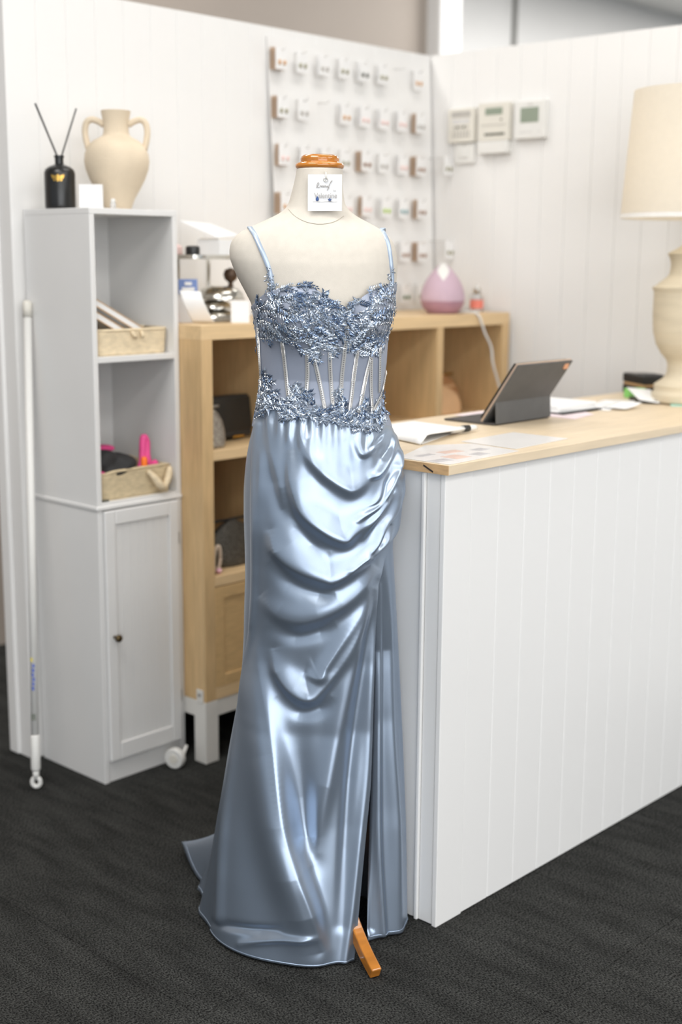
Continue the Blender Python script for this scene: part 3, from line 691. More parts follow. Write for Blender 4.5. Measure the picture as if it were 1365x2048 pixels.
# ================================================================== ON THE SHELF UNIT, RIGHT
dc = Vector((3.553, 2.835, ST))
ad = thing('aroma_diffuser', dc, 'lilac teardrop aroma diffuser with a white tip on the oak shelf', 'diffuser')
k = 1.02
lathe('base', [(0.047*k, 0), (0.052*k, 0.004), (0.066*k, 0.020), (0.0725*k, 0.038), (0.0735*k, 0.042)], dc.x, dc.y, LILAC_D, ad, n=56).location.z += ST
lathe('cover', [(0.074*k, 0.0425), (0.0745*k, 0.046), (0.0735*k, 0.060), (0.069*k, 0.082), (0.060*k, 0.104), (0.048*k, 0.124), (0.033*k, 0.143), (0.019*k, 0.157), (0.010*k, 0.165), (0.0, 0.168)], dc.x, dc.y, LILAC, ad, n=56).location.z += ST
vt = []
for j in range(12):
    q = j/11; zz = 0.112+0.056*q; rr = np.interp(zz, [0.082, 0.104, 0.124, 0.143, 0.157, 0.165, 0.170], [0.069, 0.060, 0.048, 0.033, 0.019, 0.010, 0.002])*k+0.0012
    wd = 0.012+0.012*math.sin(math.pi*min(1, q*1.1))**1.0
    for i in range(9):
        a = (i/8-0.5)*2*min(wd/max(rr, 0.004), 1.4)*math.sin(math.pi*(0.08+0.9*q)*0.62+0.05)
        vt.append(tuple(dc+(RGT*math.sin(a-0.05)-FWD*math.cos(a-0.05))*rr+Vector((0, 0, zz))))
mesh_obj('white_spout', vt, grid_faces(9, 12), W_PLASTIC, ad, smooth=True)
gbot = thing('dropper_bottle', (3.758, 2.845, ST), 'small clear bottle with coral label and silver cap on the oak shelf', 'bottle')
lathe('bottle', [(0.021, ST), (0.023, ST+0.002), (0.023, ST+0.055), (0.019, ST+0.061), (0.012, ST+0.064)], 3.758, 2.845, FROST, gbot, n=28)
lathe('label', [(0.0236, ST+0.012), (0.0236, ST+0.042)], 3.758, 2.845, CORAL, gbot, n=28, caps=False)
lathe('cap', [(0.0125, ST+0.064), (0.014, ST+0.066), (0.014, ST+0.080), (0.010, ST+0.083), (0.0, ST+0.083)], 3.758, 2.845, SILVER, gbot, n=24)
lathe('nozzle', [(0.006, ST+0.083), (0.006, ST+0.097), (0.0, ST+0.098)], 3.758, 2.845, W_PLASTIC, gbot, n=16)
cb = mesh_obj('power_cable', *tube_vf(spline([(3.60, 2.83, ST+0.004), (3.612, 2.76, ST+0.005), (3.620, 2.730, ST-0.006), (3.645, 2.722, 1.20), (3.678, 2.718, 1.15), (3.690, 2.716, 1.09), (3.722, 2.714, 1.02), (3.75, 2.712, 0.93), (3.76, 2.714, 0.60)], 60), 0.0042, 8), W_PLASTIC, None, smooth=True)
tag(cb, 'white power cable hanging from the diffuser down the shelf front', 'cable')

# ================================================================== JEWELLERY BOARD
PBX0, PBX1 = 3.036, 3.826
def board_y(z): return 3.133-0.040*(2.132-z)/(2.132-1.265)      # the board leans: foot out, head on the wall
pbd = thing('jewellery_board', ((PBX0+PBX1)/2, 3.10, ST), 'white jewellery display board leaning on the back wall above the oak shelf', 'display board')
vv = [(PBX0, board_y(1.264), 1.264), (PBX1, board_y(1.264), 1.264), (PBX1, board_y(1.264)+0.005, 1.264), (PBX0, board_y(1.264)+0.005, 1.264),
      (PBX0-0.020, board_y(2.132), 2.132), (PBX1, board_y(2.132), 2.132), (PBX1, board_y(2.132)+0.005, 2.132), (PBX0-0.020, board_y(2.132)+0.005, 2.132)]
mesh_obj('panel', vv, BOXF, W_WALL, pbd)
ROWZ = [2.098, 1.951, 1.804, 1.655, 1.505, 1.358]
ROWN = ['top', 'second', 'third', 'fourth', 'fifth', 'bottom']
ORD = ['first', 'second', 'third', 'fourth', 'fifth', 'sixth', 'seventh', 'eighth', 'ninth']
COLX = [3.043+0.0972*k for k in range(8)]
# (column, cards on the hook, ear-ring material)
ROWS = [
 [(0, 4, AMBER), (1, 1, OLIVEBEAD), (2, 2, GREYMARK), (3, 2, OLIVEBEAD), (4, 2, DARKMARK), (5, 2, OLIVEBEAD), (7, 1, AMBER)],
 [(0, 4, OLIVEBEAD), (1, 1, GREYMARK), (3, 2, AMBER), (4, 2, PINKBEAD), (5, 2, PINKBEAD), (6, 2, PINKBEAD), (7, 3, GREYMARK)],
 [(0, 3, PINKBEAD), (1, 2, OLIVEBEAD), (2, 2, GREYMARK), (3, 1, OLIVEBEAD), (4, 4, BRONZEBEAD), (5, 1, GREYMARK), (6, 2, PINKBEAD), (7, 4, BRONZEBEAD)],
 [(0, 4, AMBER), (3, 3, PINKBEAD), (4, 3, PINKBEAD), (5, 2, LIMEBEAD), (6, 2, TEAL), (7, 3, BRONZEBEAD)],
 [(4, 2, AMBER), (5, 2, GREYMARK), (6, 2, BRONZEBEAD), (7, 4, BRONZEBEAD)],
 [(5, 1, OLIVEBEAD), (6, 2, GREENBEAD), (7, 1, OLIVEBEAD)],
]
CW, CHh = 0.050, 0.066
card_me = None
shadow_tan_me = bpy.data.meshes.new('card'); shadow_tan_me.from_pydata(boxv(-CW/2, CW/2, -0.0012, 0.0012, -CHh/2, CHh/2), [], BOXF); shadow_tan_me.update(); shadow_tan_me.materials.append(SHADOW_TAN)  # tan rear cards also paint in the brown shadow beside thick stacks
def ear_card(x, y, z, bead, label, shadow_tan=False):
    global card_me
    t = thing('earring_card', (x, y, z-CHh), label, 'card', 'earring cards on the display board')
    if card_me is None:
        o = box('card', x-CW/2, x+CW/2, y-0.0006, y+0.0006, z-CHh, z, W_CARD, t, bevel=0); card_me = o.data
    else:
        o = bpy.data.objects.new('card', shadow_tan_me if shadow_tan else card_me); link(o, t); o.location = (0, 0, CHh/2)
        if shadow_tan: return
    for s in (-1, 1):
        lathe('earring', [(0.0, z-CHh*0.66-0.010), (0.004, z-CHh*0.66-0.006), (0.005, z-CHh*0.66), (0.003, z-CHh*0.66+0.005), (0.0, z-CHh*0.66+0.007)], x+s*0.011, y-0.005, bead, t, n=8)
for r, row in enumerate(ROWS):
    z = ROWZ[r]; yb = board_y(z)
    used = {c for c, _, _ in row}
    for c in range(8):
        if r >= 4 and c < 4: continue
        if r == 3 and c in (1, 2): continue
        x = COLX[c]
        hk = tube('hook', [(x, yb-0.001, z-0.006), (x, yb-0.046, z-0.010), (x, yb-0.050, z-0.006), (x, yb-0.050, z+0.002)], 0.0016, WIRE, pbd, n=6)
    for i, (c, n, bead) in enumerate(row):
        for q in range(n):
            y = yb-0.036+q*0.009 if n > 1 else yb-0.030
            where = ('' if n == 1 else (' in front' if q == 0 else (' at back' if q == n-1 else (' second deep' if q == 1 else ' third deep'))))
            side_n = ORD[i]+' from left' if r < 3 else ORD[len(row)-1-i]+' from right'
            ear_card(COLX[c]+rnd.uniform(-.002, .002), y, z-0.003+rnd.uniform(-.001, .001), bead, ('tan' if n >= 3 and q else 'white')+' earring card%s, %s in %s row of board' % (where, side_n, ROWN[r]), n >= 3 and q > 0)
# two cards hooked at the very end of the board
for z, lab in ((ROWZ[2]+0.004, 'third'), (ROWZ[4]+0.010, 'fifth')):
    yb = board_y(z); x = 3.806
    tube('hook', [(x, yb-0.001, z-0.006), (x, yb-0.100, z-0.010), (x, yb-0.104, z-0.006), (x, yb-0.104, z+0.002)], 0.0016, WIRE, pbd, n=6)
    ear_card(x, yb-0.095, z-0.003, OLIVEBEAD, 'white earring card overhanging the right end of the %s row' % lab)

# ================================================================== WALL CONTROLS
RX = BX1
def plate(name, y0, y1, z0, z1, m, parent, x0=0.0, d=0.022, bevel=0.003):
    return box(name, RX-x0-d, RX-x0, y0, y1, z0, z1, m, parent, bevel=bevel, segs=3)
t1 = thing('timer_controller', (RX, 2.978, 1.90), 'left wall controller with rows of tiny printed buttons', 'controller')
plate('case', 2.921, 3.036, 1.850, 1.966, CREAM_PLASTIC, t1)
plate('label', 2.936, 3.020, 1.936, 1.956, GREYMARK, t1, 0.022, 0.001, 0)
plate('display', 2.940, 3.016, 1.914, 1.930, LIGHTMARK, t1, 0.022, 0.001, 0)
for i in range(5): plate('button', 2.945+0.014*i, 2.955+0.014*i, 1.898, 1.906, DARKMARK if i % 2 else GREYMARK, t1, 0.022, 0.002, 0.0005)
for j in range(2):
    for i in range(6): plate('button', 2.938+0.0135*i, 2.946+0.0135*i, 1.868+0.013*j, 1.876+0.013*j, GREYMARK, t1, 0.022, 0.002, 0.0005)
t2 = thing('air_conditioning_controller', (RX, 2.833, 1.89), 'cream middle wall controller with display above a dark slot', 'controller')
plate('case', 2.768, 2.900, 1.848, 1.976, CREAM_PLASTIC, t2, 0, 0.026)
plate('lower_flap', 2.770, 2.898, 1.806, 1.8475, W_PLASTIC, t2, 0, 0.028)
plate('screen', 2.795, 2.868, 1.935, 1.958, LCD, t2, 0.026, 0.001, 0)
plate('indicator', 2.797, 2.803, 1.915, 1.921, BRASS, t2, 0.026, 0.001, 0)
plate('panel_line', 2.782, 2.884, 1.900, 1.9025, GREYMARK, t2, 0.026, 0.001, 0)
plate('slot', 2.785, 2.870, 1.866, 1.874, DARKMARK, t2, 0.026, 0.001, 0)
t3 = thing('thermostat', (RX, 2.683, 1.91), 'square white thermostat with a grey green screen on the right wall', 'thermostat')
plate('case', 2.622, 2.748, 1.848, 1.972, W_PLASTIC, t3, 0, 0.022)
plate('screen', 2.648, 2.722, 1.901, 1.950, LCD, t3, 0.022, 0.001, 0)
plate('maker_mark', 2.672, 2.694, 1.958, 1.961, GREYMARK, t3, 0.022, 0.0006, 0)
for a, b in ((2.675, 2.725), (2.640, 2.650)): plate('key_print', a, b, 1.868, 1.872, LIGHTMARK, t3, 0.022, 0.0006, 0)
t4 = thing('wall_switch', (RX, 2.967, 1.81), 'small white switch plate under the left wall controller', 'switch')
plate('plate', 2.924, 3.011, 1.778, 1.848, W_PLASTIC, t4, 0, 0.012)
plate('rocker', 2.950, 2.985, 1.800, 1.828, W_PLASTIC, t4, 0.012, 0.004, 0.001)
plate('screw_cover', 2.964, 2.971, 1.838, 1.843, GREYMARK, t4, 0.012, 0.001, 0)

# ================================================================== ON THE COUNTER
# tablet with keyboard cover
tb = thing('tablet', (2.812, 2.05, CT), 'tablet in a charcoal keyboard cover standing open on the counter', 'tablet')
TX0, TX1 = 2.692, 2.936
box('keyboard', TX0, TX1, 1.972, 2.135, CT+0.0005, CT+0.0055, KEYS, tb, bevel=0.002)
def slab(name, x0, x1, p0, p1, th, m, parent, bevel=0.0015):
    (y0, z0), (y1, z1) = p0, p1; L = math.hypot(y1-y0, z1-z0); ny, nz = (z1-z0)/L, -(y1-y0)/L
    v = [(x, y, z) for (y, z) in ((y0, z0), (y1, z1), (y1+ny*th, z1+nz*th), (y0+ny*th, z0+nz*th)) for x in (x0, x1)]
    f = [(0, 1, 3, 2), (2, 3, 5, 4), (4, 5, 7, 6), (6, 7, 1, 0), (0, 2, 4, 6), (1, 7, 5, 3)]
    return mesh_obj(name, v, f, m, parent, bevel=bevel)
slab('back_cover', TX0, TX1, (2.012, CT+0.006), (1.906, CT+0.158), -0.0035, CHARCOAL, tb)
scr = slab('screen_body', TX0+0.001, TX1-0.001, (2.0125, CT+0.0062), (1.9065, CT+0.1585), 0.006, ALU, tb)
slab('glass', TX0+0.006, TX1-0.006, (2.0165, CT+0.014), (1.916, CT+0.158), 0.0065, BLACK_GLOSS, scr)
slab('stand_flap', TX0+0.003, TX1+0.001, (1.971, CT+0.004), (1.9745, CT+0.060), -0.004, CHARCOAL, tb)
slab('camera_window', TX1-0.030, TX1-0.010, (1.9165, CT+0.136), (1.906+0.0055, CT+0.152), -0.0046, ROSE, tb)
# open booklet with marker
bk = thing('open_booklet', (2.42, 1.99, CT), 'open white booklet with a raised page on the counter beside the dress', 'booklet')
def sheet_poly(name, pts, m, parent, th=0.001):
    n = len(pts); v = [(*p, z) for z in (0,)*1 for p in []]
    v = [(x, y, z) for x, y, z in pts]+[(x, y, z+th) for x, y, z in pts]
    f = [tuple(range(n-1, -1, -1)), tuple(range(n, 2*n))]+[(i, (i+1) % n, n+(i+1) % n, n+i) for i in range(n)]
    return mesh_obj(name, v, f, m, parent)
sheet_poly('page', [(2.30, 1.885, CT+0.0006), (2.345, 2.12, CT+0.0006), (2.56, 2.16, CT+0.0006), (2.50, 1.955, CT+0.0006)], W_PAPER, bk)
pv = []
for j in range(10):
    t = j/9
    for i in range(16):
        u = i/15; h = 0.020*min(1, u*7)*(1-0.55*u)
        base = Vector((2.286, 1.878, 0))*(1-u)+Vector((2.520, 1.930, 0))*u
        back = Vector((2.345, 2.10, 0))*(1-u)+Vector((2.565, 2.135, 0))*u
        p = base*(1-t)+back*t
        pv.append((p.x, p.y, CT+0.002+h*(1-0.5*t)))
pg = mesh_obj('raised_page', pv, grid_faces(16, 10), W_PAPER, bk, smooth=True); sm = pg.modifiers.new('page_thickness', 'SOLIDIFY'); sm.thickness = 0.0035; sm.offset = 1
mk = thing('marker_pen', (2.55, 1.945, CT), 'white marker with a black band lying by the open booklet', 'pen')
tube('barrel', [(2.470, 1.935, CT+0.012), (2.516, 1.937, CT+0.012)], 0.007, W_PLASTIC, mk, n=14)
tube('black_band', [(2.516, 1.937, CT+0.012), (2.540, 1.938, CT+0.011)], 0.0085, BLACK, mk, n=14)
tube('cap', [(2.540, 1.938, CT+0.011), (2.566, 1.939, CT+0.0105), (2.574, 1.939, CT+0.010)], [0.0072, 0.0068, 0.004], W_PLASTIC, mk, n=14)
# laminated photo sheets at the corner
l1 = thing('laminated_sheet', (2.26, 1.76, CT), 'laminated sheet with faint photo prints at the counter corner', 'sheet')
sheet_poly('sheet', [(2.106, 1.790, CT+0.0004), (2.108, 1.655, CT+0.0004), (2.37, 1.668, CT+0.0004), (2.39, 1.81, CT+0.0004), (2.29, 1.868, CT+0.0004)], GLOSSPAPER, l1)
for k, (x, y, w, h, m) in enumerate(((2.135, 1.70, 0.05, 0.03, GREYPRINT), (2.20, 1.71, 0.05, 0.045, SKINTONE), (2.27, 1.70, 0.04, 0.03, GREYPRINT), (2.25, 1.765, 0.06, 0.03, SKINTONE), (2.17, 1.77, 0.05, 0.02, GREYPRINT), (2.325, 1.74, 0.04, 0.03, GREYPRINT))):
    rbox('photo_print', x, y, CT+0.00145, CT+0.0017, w, h, 0.1*(k % 3-1), m, l1, bevel=0)
l2 = thing('laminated_sheet', (2.52, 1.78, CT), 'plain glossy sheet lying between laminated photos and tablet', 'sheet')
sheet_poly('sheet', [(2.39, 1.69, CT+0.0004), (2.62, 1.705, CT+0.0004), (2.62, 1.862, CT+0.0004), (2.40, 1.852, CT+0.0004)], GLOSSPAPER, l2)
tag(sheet_poly('pink_sheet', [(2.955, 1.905, CT+0.0004), (3.09, 1.93, CT+0.0004), (3.17, 2.05, CT+0.0004), (2.96, 2.09, CT+0.0004)], PINKPAPER, None), 'pale pink sheet lying on the counter right of the tablet', 'paper')
tag(sheet_poly('pink_sheet', [(2.80, 2.145, CT+0.0004), (2.93, 2.145, CT+0.0004), (2.93, 2.19, CT+0.0004), (2.80, 2.185, CT+0.0004)], PINKPAPER, None), 'pale pink slip behind the tablet keyboard', 'paper')
# dark folder with loose papers
fl = thing('document_folder', (3.16, 2.06, CT), 'thin black folder topped by white papers on the counter', 'folder')
box('cover', 3.01, 3.205, 1.975, 2.15, CT+0.0016, CT+0.006, BLACK, fl, bevel=0.0015)
for k in range(5):
    rbox('white_sheet', 3.105+0.004*k, 2.072+0.003*k, CT+0.0062+0.0032*k, CT+0.009+0.0032*k, 0.185, 0.165, 0.05*(k % 3-1), W_PAPER, fl, bevel=0)
for k, (x, y, a, w) in enumerate(((3.235, 2.000, 0.35, 0.11), (3.290, 2.030, -0.25, 0.10), (3.345, 2.000, 0.5, 0.09), (3.275, 1.955, 0.05, 0.10))):
    q = []
    for j in range(6):
        for i in range(8):
            u, t = i/7-0.5, j/5-0.5
            px_, py_ = u*w, t*0.075; 
            q.append((x+px_*math.cos(a)-py_*math.sin(a), y+px_*math.sin(a)+py_*math.cos(a), CT+0.001+0.0016*k+0.010*(u+0.5)**2*(1 if k % 2 else 0.6)))
    ob = mesh_obj('receipt', q, grid_faces(8, 6), W_PAPER, None, smooth=True); sm = ob.modifiers.new('paper_thickness', 'SOLIDIFY'); sm.thickness = 0.0008; sm.offset = 1
    tag(ob, ('leftmost', 'second', 'topmost curled', 'nearest flat')[k]+' white receipt in the loose pile by the lamp', 'paper', 'loose receipts near the lamp')
# card reader
cr = thing('card_reader', (3.70, 2.13, CT), 'black card payment terminal beside the lamp base', 'card reader')
ra = -0.55
rbox('base', 3.700, 2.130, CT+0.0005, CT+0.026, 0.085, 0.135, ra, BLACK, cr, bevel=0.004)
rbox('tan_strip', 3.700, 2.130, CT+0.026, CT+0.034, 0.080, 0.130, ra, TAN, cr, bevel=0.001)
rbox('terminal_body', 3.700, 2.130, CT+0.034, CT+0.062, 0.085, 0.140, ra, BLACK, cr, bevel=0.006, segs=3)
rbox('screen', 3.715, 2.155, CT+0.062, CT+0.0635, 0.06, 0.045, ra, STEEL, cr, bevel=0)
for i in range(3):
    for j in range(3):
        dx, dy = -0.022+0.022*i, -0.050+0.02*j
        rbox('key', 3.700+dx*math.cos(ra)-dy*math.sin(ra), 2.130+dx*math.sin(ra)+dy*math.cos(ra), CT+0.062, CT+0.0645, 0.016, 0.014, ra, CHARCOAL, cr, bevel=0.001)
tag(rbox('green_note', 3.575, 2.09, CT+0.0005, CT+0.028, 0.06, 0.03, -0.4, GREEN, bevel=0.001), 'green sticky note pad between card reader and receipts', 'note pad')
st_ = thing('folded_paper', (3.50, 2.02, CT), 'folded white paper propped in front of the lamp base', 'paper')
sheet_poly('sheet', [(3.42, 1.985, CT+0.012), (3.445, 1.93, CT+0.004), (3.545, 2.02, CT+0.030), (3.50, 2.075, CT+0.036)], W_PAPER, st_)
sheet_poly('prop', [(3.43, 1.99, CT+0.0006), (3.455, 1.945, CT+0.0006), (3.54, 2.02, CT+0.0006), (3.50, 2.065, CT+0.0006)], BLACK, st_, th=0.010)
tag(sheet_poly('mint_sheet', [(3.43, 1.885, CT+0.0004), (3.52, 1.80, CT+0.0004), (3.68, 1.90, CT+0.0004), (3.56, 1.97, CT+0.0004)], MINT, None, 0.003), 'mint green paper under the edge of the lamp base', 'paper')
# lamp
LC = Vector((3.545, 1.905, CT+0.004))
lamp = thing('table_lamp', LC, 'table lamp with a cream drum shade over a pale ridged urn', 'lamp')
u = [(0.094, 0), (0.097, 0.004), (0.097, 0.026), (0.092, 0.030), (0.090, 0.034), (0.092, 0.050), (0.080, 0.058), (0.064, 0.070), (0.056, 0.085), (0.055, 0.110), (0.060, 0.124), (0.076, 0.142), (0.092, 0.170), (0.101, 0.205), (0.1045, 0.250), (0.1045, 0.322), (0.109, 0.328), (0.109, 0.334), (0.100, 0.338), (0.086, 0.350), (0.070, 0.362), (0.063, 0.372), (0.060, 0.390), (0.061, 0.408), (0.067, 0.424), (0.071, 0.430), (0.060, 0.436), (0.035, 0.450), (0.022, 0.460), (0.0, 0.462)]
prof = []
for i in range(len(u)-1):
    (r0, z0), (r1, z1) = u[i], u[i+1]; n = max(1, int(abs(z1-z0)/0.006))
    for j in range(n):
        t = j/n; prof.append((r0+(r1-r0)*t+(0.0007 if (len(prof) % 2) else 0), z0+(z1-z0)*t))
prof.append(u[-1])
lathe('urn_base', prof, LC.x, LC.y, URN, lamp, n=64).location.z += LC.z
SH0, SH1, R0, R1 = 0.530, 0.885, 0.212, 0.188
lathe('shade', [(R0, SH0), (R0-0.006, SH0+0.09), (R1, SH1), (R1-0.002, SH1), (R0-0.008, SH0+0.09), (R0-0.002, SH0)], LC.x, LC.y, None or SHADE, lamp, n=72, caps=False).location.z += LC.z
lathe('rim_band', [(R0+0.0008, SH0-0.001), (R0+0.0004, SH0+0.012)], LC.x, LC.y, mat('white_bias_tape', (0.86, 0.84, 0.80), 0.8), lamp, n=72, caps=False).location.z += LC.z
tube('stem', [LC+Vector((0, 0, 0.455)), LC+Vector((0, 0, 0.60))], 0.006, BRASS, lamp, n=10)
lathe('bulb', [(0.012, 0.60), (0.022, 0.62), (0.030, 0.65), (0.022, 0.68), (0.0, 0.69)], LC.x, LC.y, mat('lit_bulb', (1, 0.9, 0.75), 0.5, emit=((1, 0.9, 0.74), 4.0)), lamp, n=24).location.z += LC.z
pl = bpy.data.lights.new('lamp_bulb_light', 'POINT'); pl.energy = 0.6; pl.color = (1, 0.95, 0.88); pl.shadow_soft_size = 0.035
plo = bpy.data.objects.new('lamp_bulb_light', pl); COL.objects.link(plo); plo.location = LC+Vector((0, 0, 0.71))
sn = SHADE.node_tree; tr = sn.nodes.new('ShaderNodeBsdfTranslucent'); tr.inputs[0].default_value = (*srgb(246, 240, 228), 1)
ms = sn.nodes.new('ShaderNodeMixShader'); ms.inputs[0].default_value = 0.35
outn = sn.nodes['Material Output']; pn = sn.nodes['Principled BSDF']
sn.links.new(pn.outputs[0], ms.inputs[1]); sn.links.new(tr.outputs[0], ms.inputs[2]); sn.links.new(ms.outputs[0], outn.inputs[0])

# ================================================================== MANNEQUIN AND DRESS
# local frame of the stand: a sideways (right), b towards the viewer, z up; the sculpting tables below are
# outlines measured on a front-view drawing board (u right, v down) and turned into metres by board()
AX_F, AX_L = 2.70, -0.044
AXIS = FWD*AX_F + RGT*AX_L
fF, rR = np.array(FWD), np.array(RGT); CPOS = np.array([0, 0, CAM_H])
def board(u, v, b=0.0):
    u, v, b = np.broadcast_arrays(np.asarray(u, float), np.asarray(v, float), np.asarray(b, float))
    d = CF[None]+CR[None]*((u.ravel()-682.5)/FPX)[:, None]+CD[None]*((v.ravel()-1024)/FPX)[:, None]
    t = (AX_F-b.ravel())/(d@fF); P = CPOS+d*t[:, None]
    return (P@rR-AX_L).reshape(u.shape), P[:, 2].reshape(u.shape)
def to_world(a, b, z):
    a, b, z = [np.asarray(x, float).ravel() for x in (a, b, z)]
    return np.array(AXIS)[None]+a[:, None]*rR-b[:, None]*fF+np.stack([0*z, 0*z, z], 1)
def to_board(a, b, z):
    q = to_world(a, b, z)-CPOS; dd = q@CF
    return 682.5+FPX*(q@CR)/dd, 1024+FPX*(q@CD)/dd
def table(rows):
    rows = np.array(rows, float)
    aL, z = board(rows[:, 1], rows[:, 0]); aR, _ = board(rows[:, 2], rows[:, 0])
    o = np.argsort(z); z = z[o]; c = ((aL+aR)/2)[o]; w = ((aR-aL)/2)[o]
    return (lambda q: np.interp(q, z, c)), (lambda q: np.interp(q, z, w)), z[0], z[-1]
def vtable(rows, smooth=0):
    rows = np.array(rows, float); z = board(640, rows[:, 0])[1]; o = np.argsort(z); zz, vv = z[o], rows[:, 1][o]
    return lambda q: np.interp(q, zz, vv)
def zv(v): return float(board(640, v)[1])

BODY = [(338, 594, 686), (350, 592, 686), (365, 589, 686), (380, 585, 687), (395, 581, 688), (408, 577, 691), (418, 571, 697), (427, 559, 707), (436, 541, 722), (445, 521, 740), (454, 501, 757), (463, 483, 771), (473, 470, 781), (485, 462, 788), (500, 459, 793), (515, 460, 795), (530, 464, 796), (560, 478, 794), (590, 495, 790), (612, 505, 786), (650, 511, 779), (690, 516, 772), (723, 520, 770), (755, 524, 764), (790, 520, 763), (840, 511, 777), (900, 506, 784), (960, 508, 780), (1020, 516, 770)]
BDEP = [(338, .047), (365, .049), (395, .053), (418, .059), (436, .068), (454, .078), (473, .088), (500, .099), (530, .106), (590, .110), (650, .106), (723, .090), (755, .084), (790, .086), (840, .096), (900, .105), (1020, .10)]
b_c, b_w, bz0, bz1 = table(BODY); b_d = vtable(BDEP)
def body_b(a, z):
    return b_d(z)*np.sqrt(np.clip(1-((a-b_c(z))/b_w(z))**2, 0, 1))
man = thing('mannequin', tuple(AXIS), 'cream linen dress form on a varnished timber tripod wearing the gown', 'mannequin')
vrows = spline([[r[0]] for r in BODY], 110).ravel()
rows = []
th = np.linspace(0, 2*np.pi, 97)[:-1]
zs = np.array([zv(v) for v in vrows])
ksm = np.array([1, 2, 3, 2, 1])/9.0
cw_, ww_, dw_ = [np.convolve(np.pad(f(zs), 2, 'edge'), ksm, 'valid') for f in (b_c, b_w, b_d)]
V = []
for c, w, d, z in zip(cw_, ww_, dw_, zs):
    V.append(to_world(c+w*np.sin(th), d*np.cos(th)*np.where(np.cos(th) < 0, 0.95, 1), np.full(96, z)))
f = grid_faces(96, len(zs), True); f.append(tuple(range(95, -1, -1))); f.append(tuple((len(zs)-1)*96+i for i in range(96)))
torso = mesh_obj('torso', np.vstack(V), [q[::-1] for q in f], LINEN, man, smooth=True)
def body_pt(u, v, off=0.0):
    b = 0.08
    for _ in range(12):
        a, z = board(u, v, b); b = 0.5*b+0.5*float(body_b(a, z))
    return float(a), b+off, float(z)
# seams of the form
for pts in ([(577, 418), (588, 430), (604, 440), (622, 446), (640, 448), (660, 446), (676, 440), (688, 432)],):
    path = [Vector(to_world(*body_pt(u, v, 0.0006))[0]) for u, v in spline(pts, 30)]
    tube('seam', path, 0.0007, mat('seam_thread', srgb(190, 182, 168), 0.9), torso, n=5)
# timber neck cap
zc = zv(337.5); ac = float(b_c(zc)); cc = to_world(ac, 0, zc)[0]
cap = lathe('neck_cap', [(0.0455, zc), (0.0475, zc+0.001), (0.0490, zc+0.004), (0.0485, zc+0.008), (0.0455, zc+0.0105), (0.0400, zc+0.0115), (0.0385, zc+0.013), (0.0390, zc+0.018), (0.0375, zc+0.0225), (0.0335, zc+0.0255), (0.0300, zc+0.0265), (0.0, zc+0.0268)], cc[0], cc[1], VARNISH, man, n=72)
# stand: pole, hub, three curved legs
tube('stand_pole', [Vector(AXIS)+Vector((0, 0, 0.12)), Vector(AXIS)+Vector((0, 0, 0.86))], 0.016, VARNISH, man, n=16)
lathe('hub', [(0.0, 0.115), (0.024, 0.118), (0.034, 0.135), (0.034, 0.19), (0.024, 0.205), (0.018, 0.21)], AXIS[0], AXIS[1], VARNISH, man, n=28)
def timber_leg(ang, k=1.0):
    d = RGT*math.sin(ang)-FWD*math.cos(ang); s_ = RGT*math.cos(ang)+FWD*math.sin(ang)
    prof = spline([(0.022, 0.172), (0.075, 0.150), (0.130, 0.105), (0.175, 0.066), (0.215, 0.038), (0.248, 0.021), (0.268, 0.012)], 30)*np.array([k, 1.0])
    v = []
    for i, (r, z) in enumerate(prof):
        t = i/29; p2 = prof[min(i+1, 29)]; p1 = prof[max(i-1, 0)]; tg = np.array([p2[0]-p1[0], p2[1]-p1[1]]); tg /= np.linalg.norm(tg); nr = np.array([-tg[1], tg[0]])
        hw = 0.0115; hh = 0.016-0.004*t
        top = np.array([r, z])+nr*hh; bot = np.array([r, z])-nr*hh
        bot[1] = max(bot[1], 0.001)
        for (q, sgn) in ((bot, -1), (bot, 1), (top, 1), (top, -1)):
            v.append(tuple(Vector(AXIS)+d*q[0]+s_*(hw*sgn)+Vector((0, 0, max(q[1], 0.001)))))
    f = []
    for i in range(29):
        for k in range(4): f.append((i*4+k, i*4+(k+1) % 4, (i+1)*4+(k+1) % 4, (i+1)*4+k))
    f += [(3, 2, 1, 0), (116, 117, 118, 119)]
    o = mesh_obj('leg', v, f, VARNISH, man, bevel=0.003, segs=3)
    return o
LEG_A = math.atan2(0.118, 0.230)
for ang, k in ((LEG_A, 1.0), (math.pi, 0.70), (math.radians(277), 0.78)): timber_leg(ang, k)

# ---------------------------------------------------------------- the gown
gown = thing('evening_gown', tuple(AXIS), 'dusty blue satin evening gown with beaded corset bodice and draped slit skirt', 'dress')
# ----- skirt outlines
SIL = [(800, 515, 766), (820, 512, 770), (835, 510, 776), (859, 505, 785), (888, 498, 793), (917, 493, 800), (946, 490, 807), (976, 488, 807), (1005, 488, 801), (1034, 488, 795), (1064, 489, 788), (1093, 490, 786), (1151, 491, 788), (1210, 489, 791), (1269, 488, 795), (1327, 485, 799), (1400, 476, 803), (1496, 458, 808), (1570, 446, 811), (1643, 434, 814), (1716, 425, 815), (1790, 419, 816), (1852, 417, 817), (1930, 416, 818)]
SDEP = [(800, .096), (820, .104), (860, .119), (900, .129), (960, .136), (1050, .139), (1150, .130), (1300, .116), (1430, .118), (1600, .145), (1750, .176), (1900, .206), (1960, .215)]
s_c, s_w, sz0, sz1 = table(SIL); s_d = vtable(SDEP)
EL = vtable([(820, 514), (850, 511), (900, 506), (1000, 504), (1150, 505), (1250, 500), (1327, 489), (1400, 479), (1496, 460), (1570, 448), (1643, 436), (1716, 427), (1783, 422), (1850, 419), (1930, 418)])
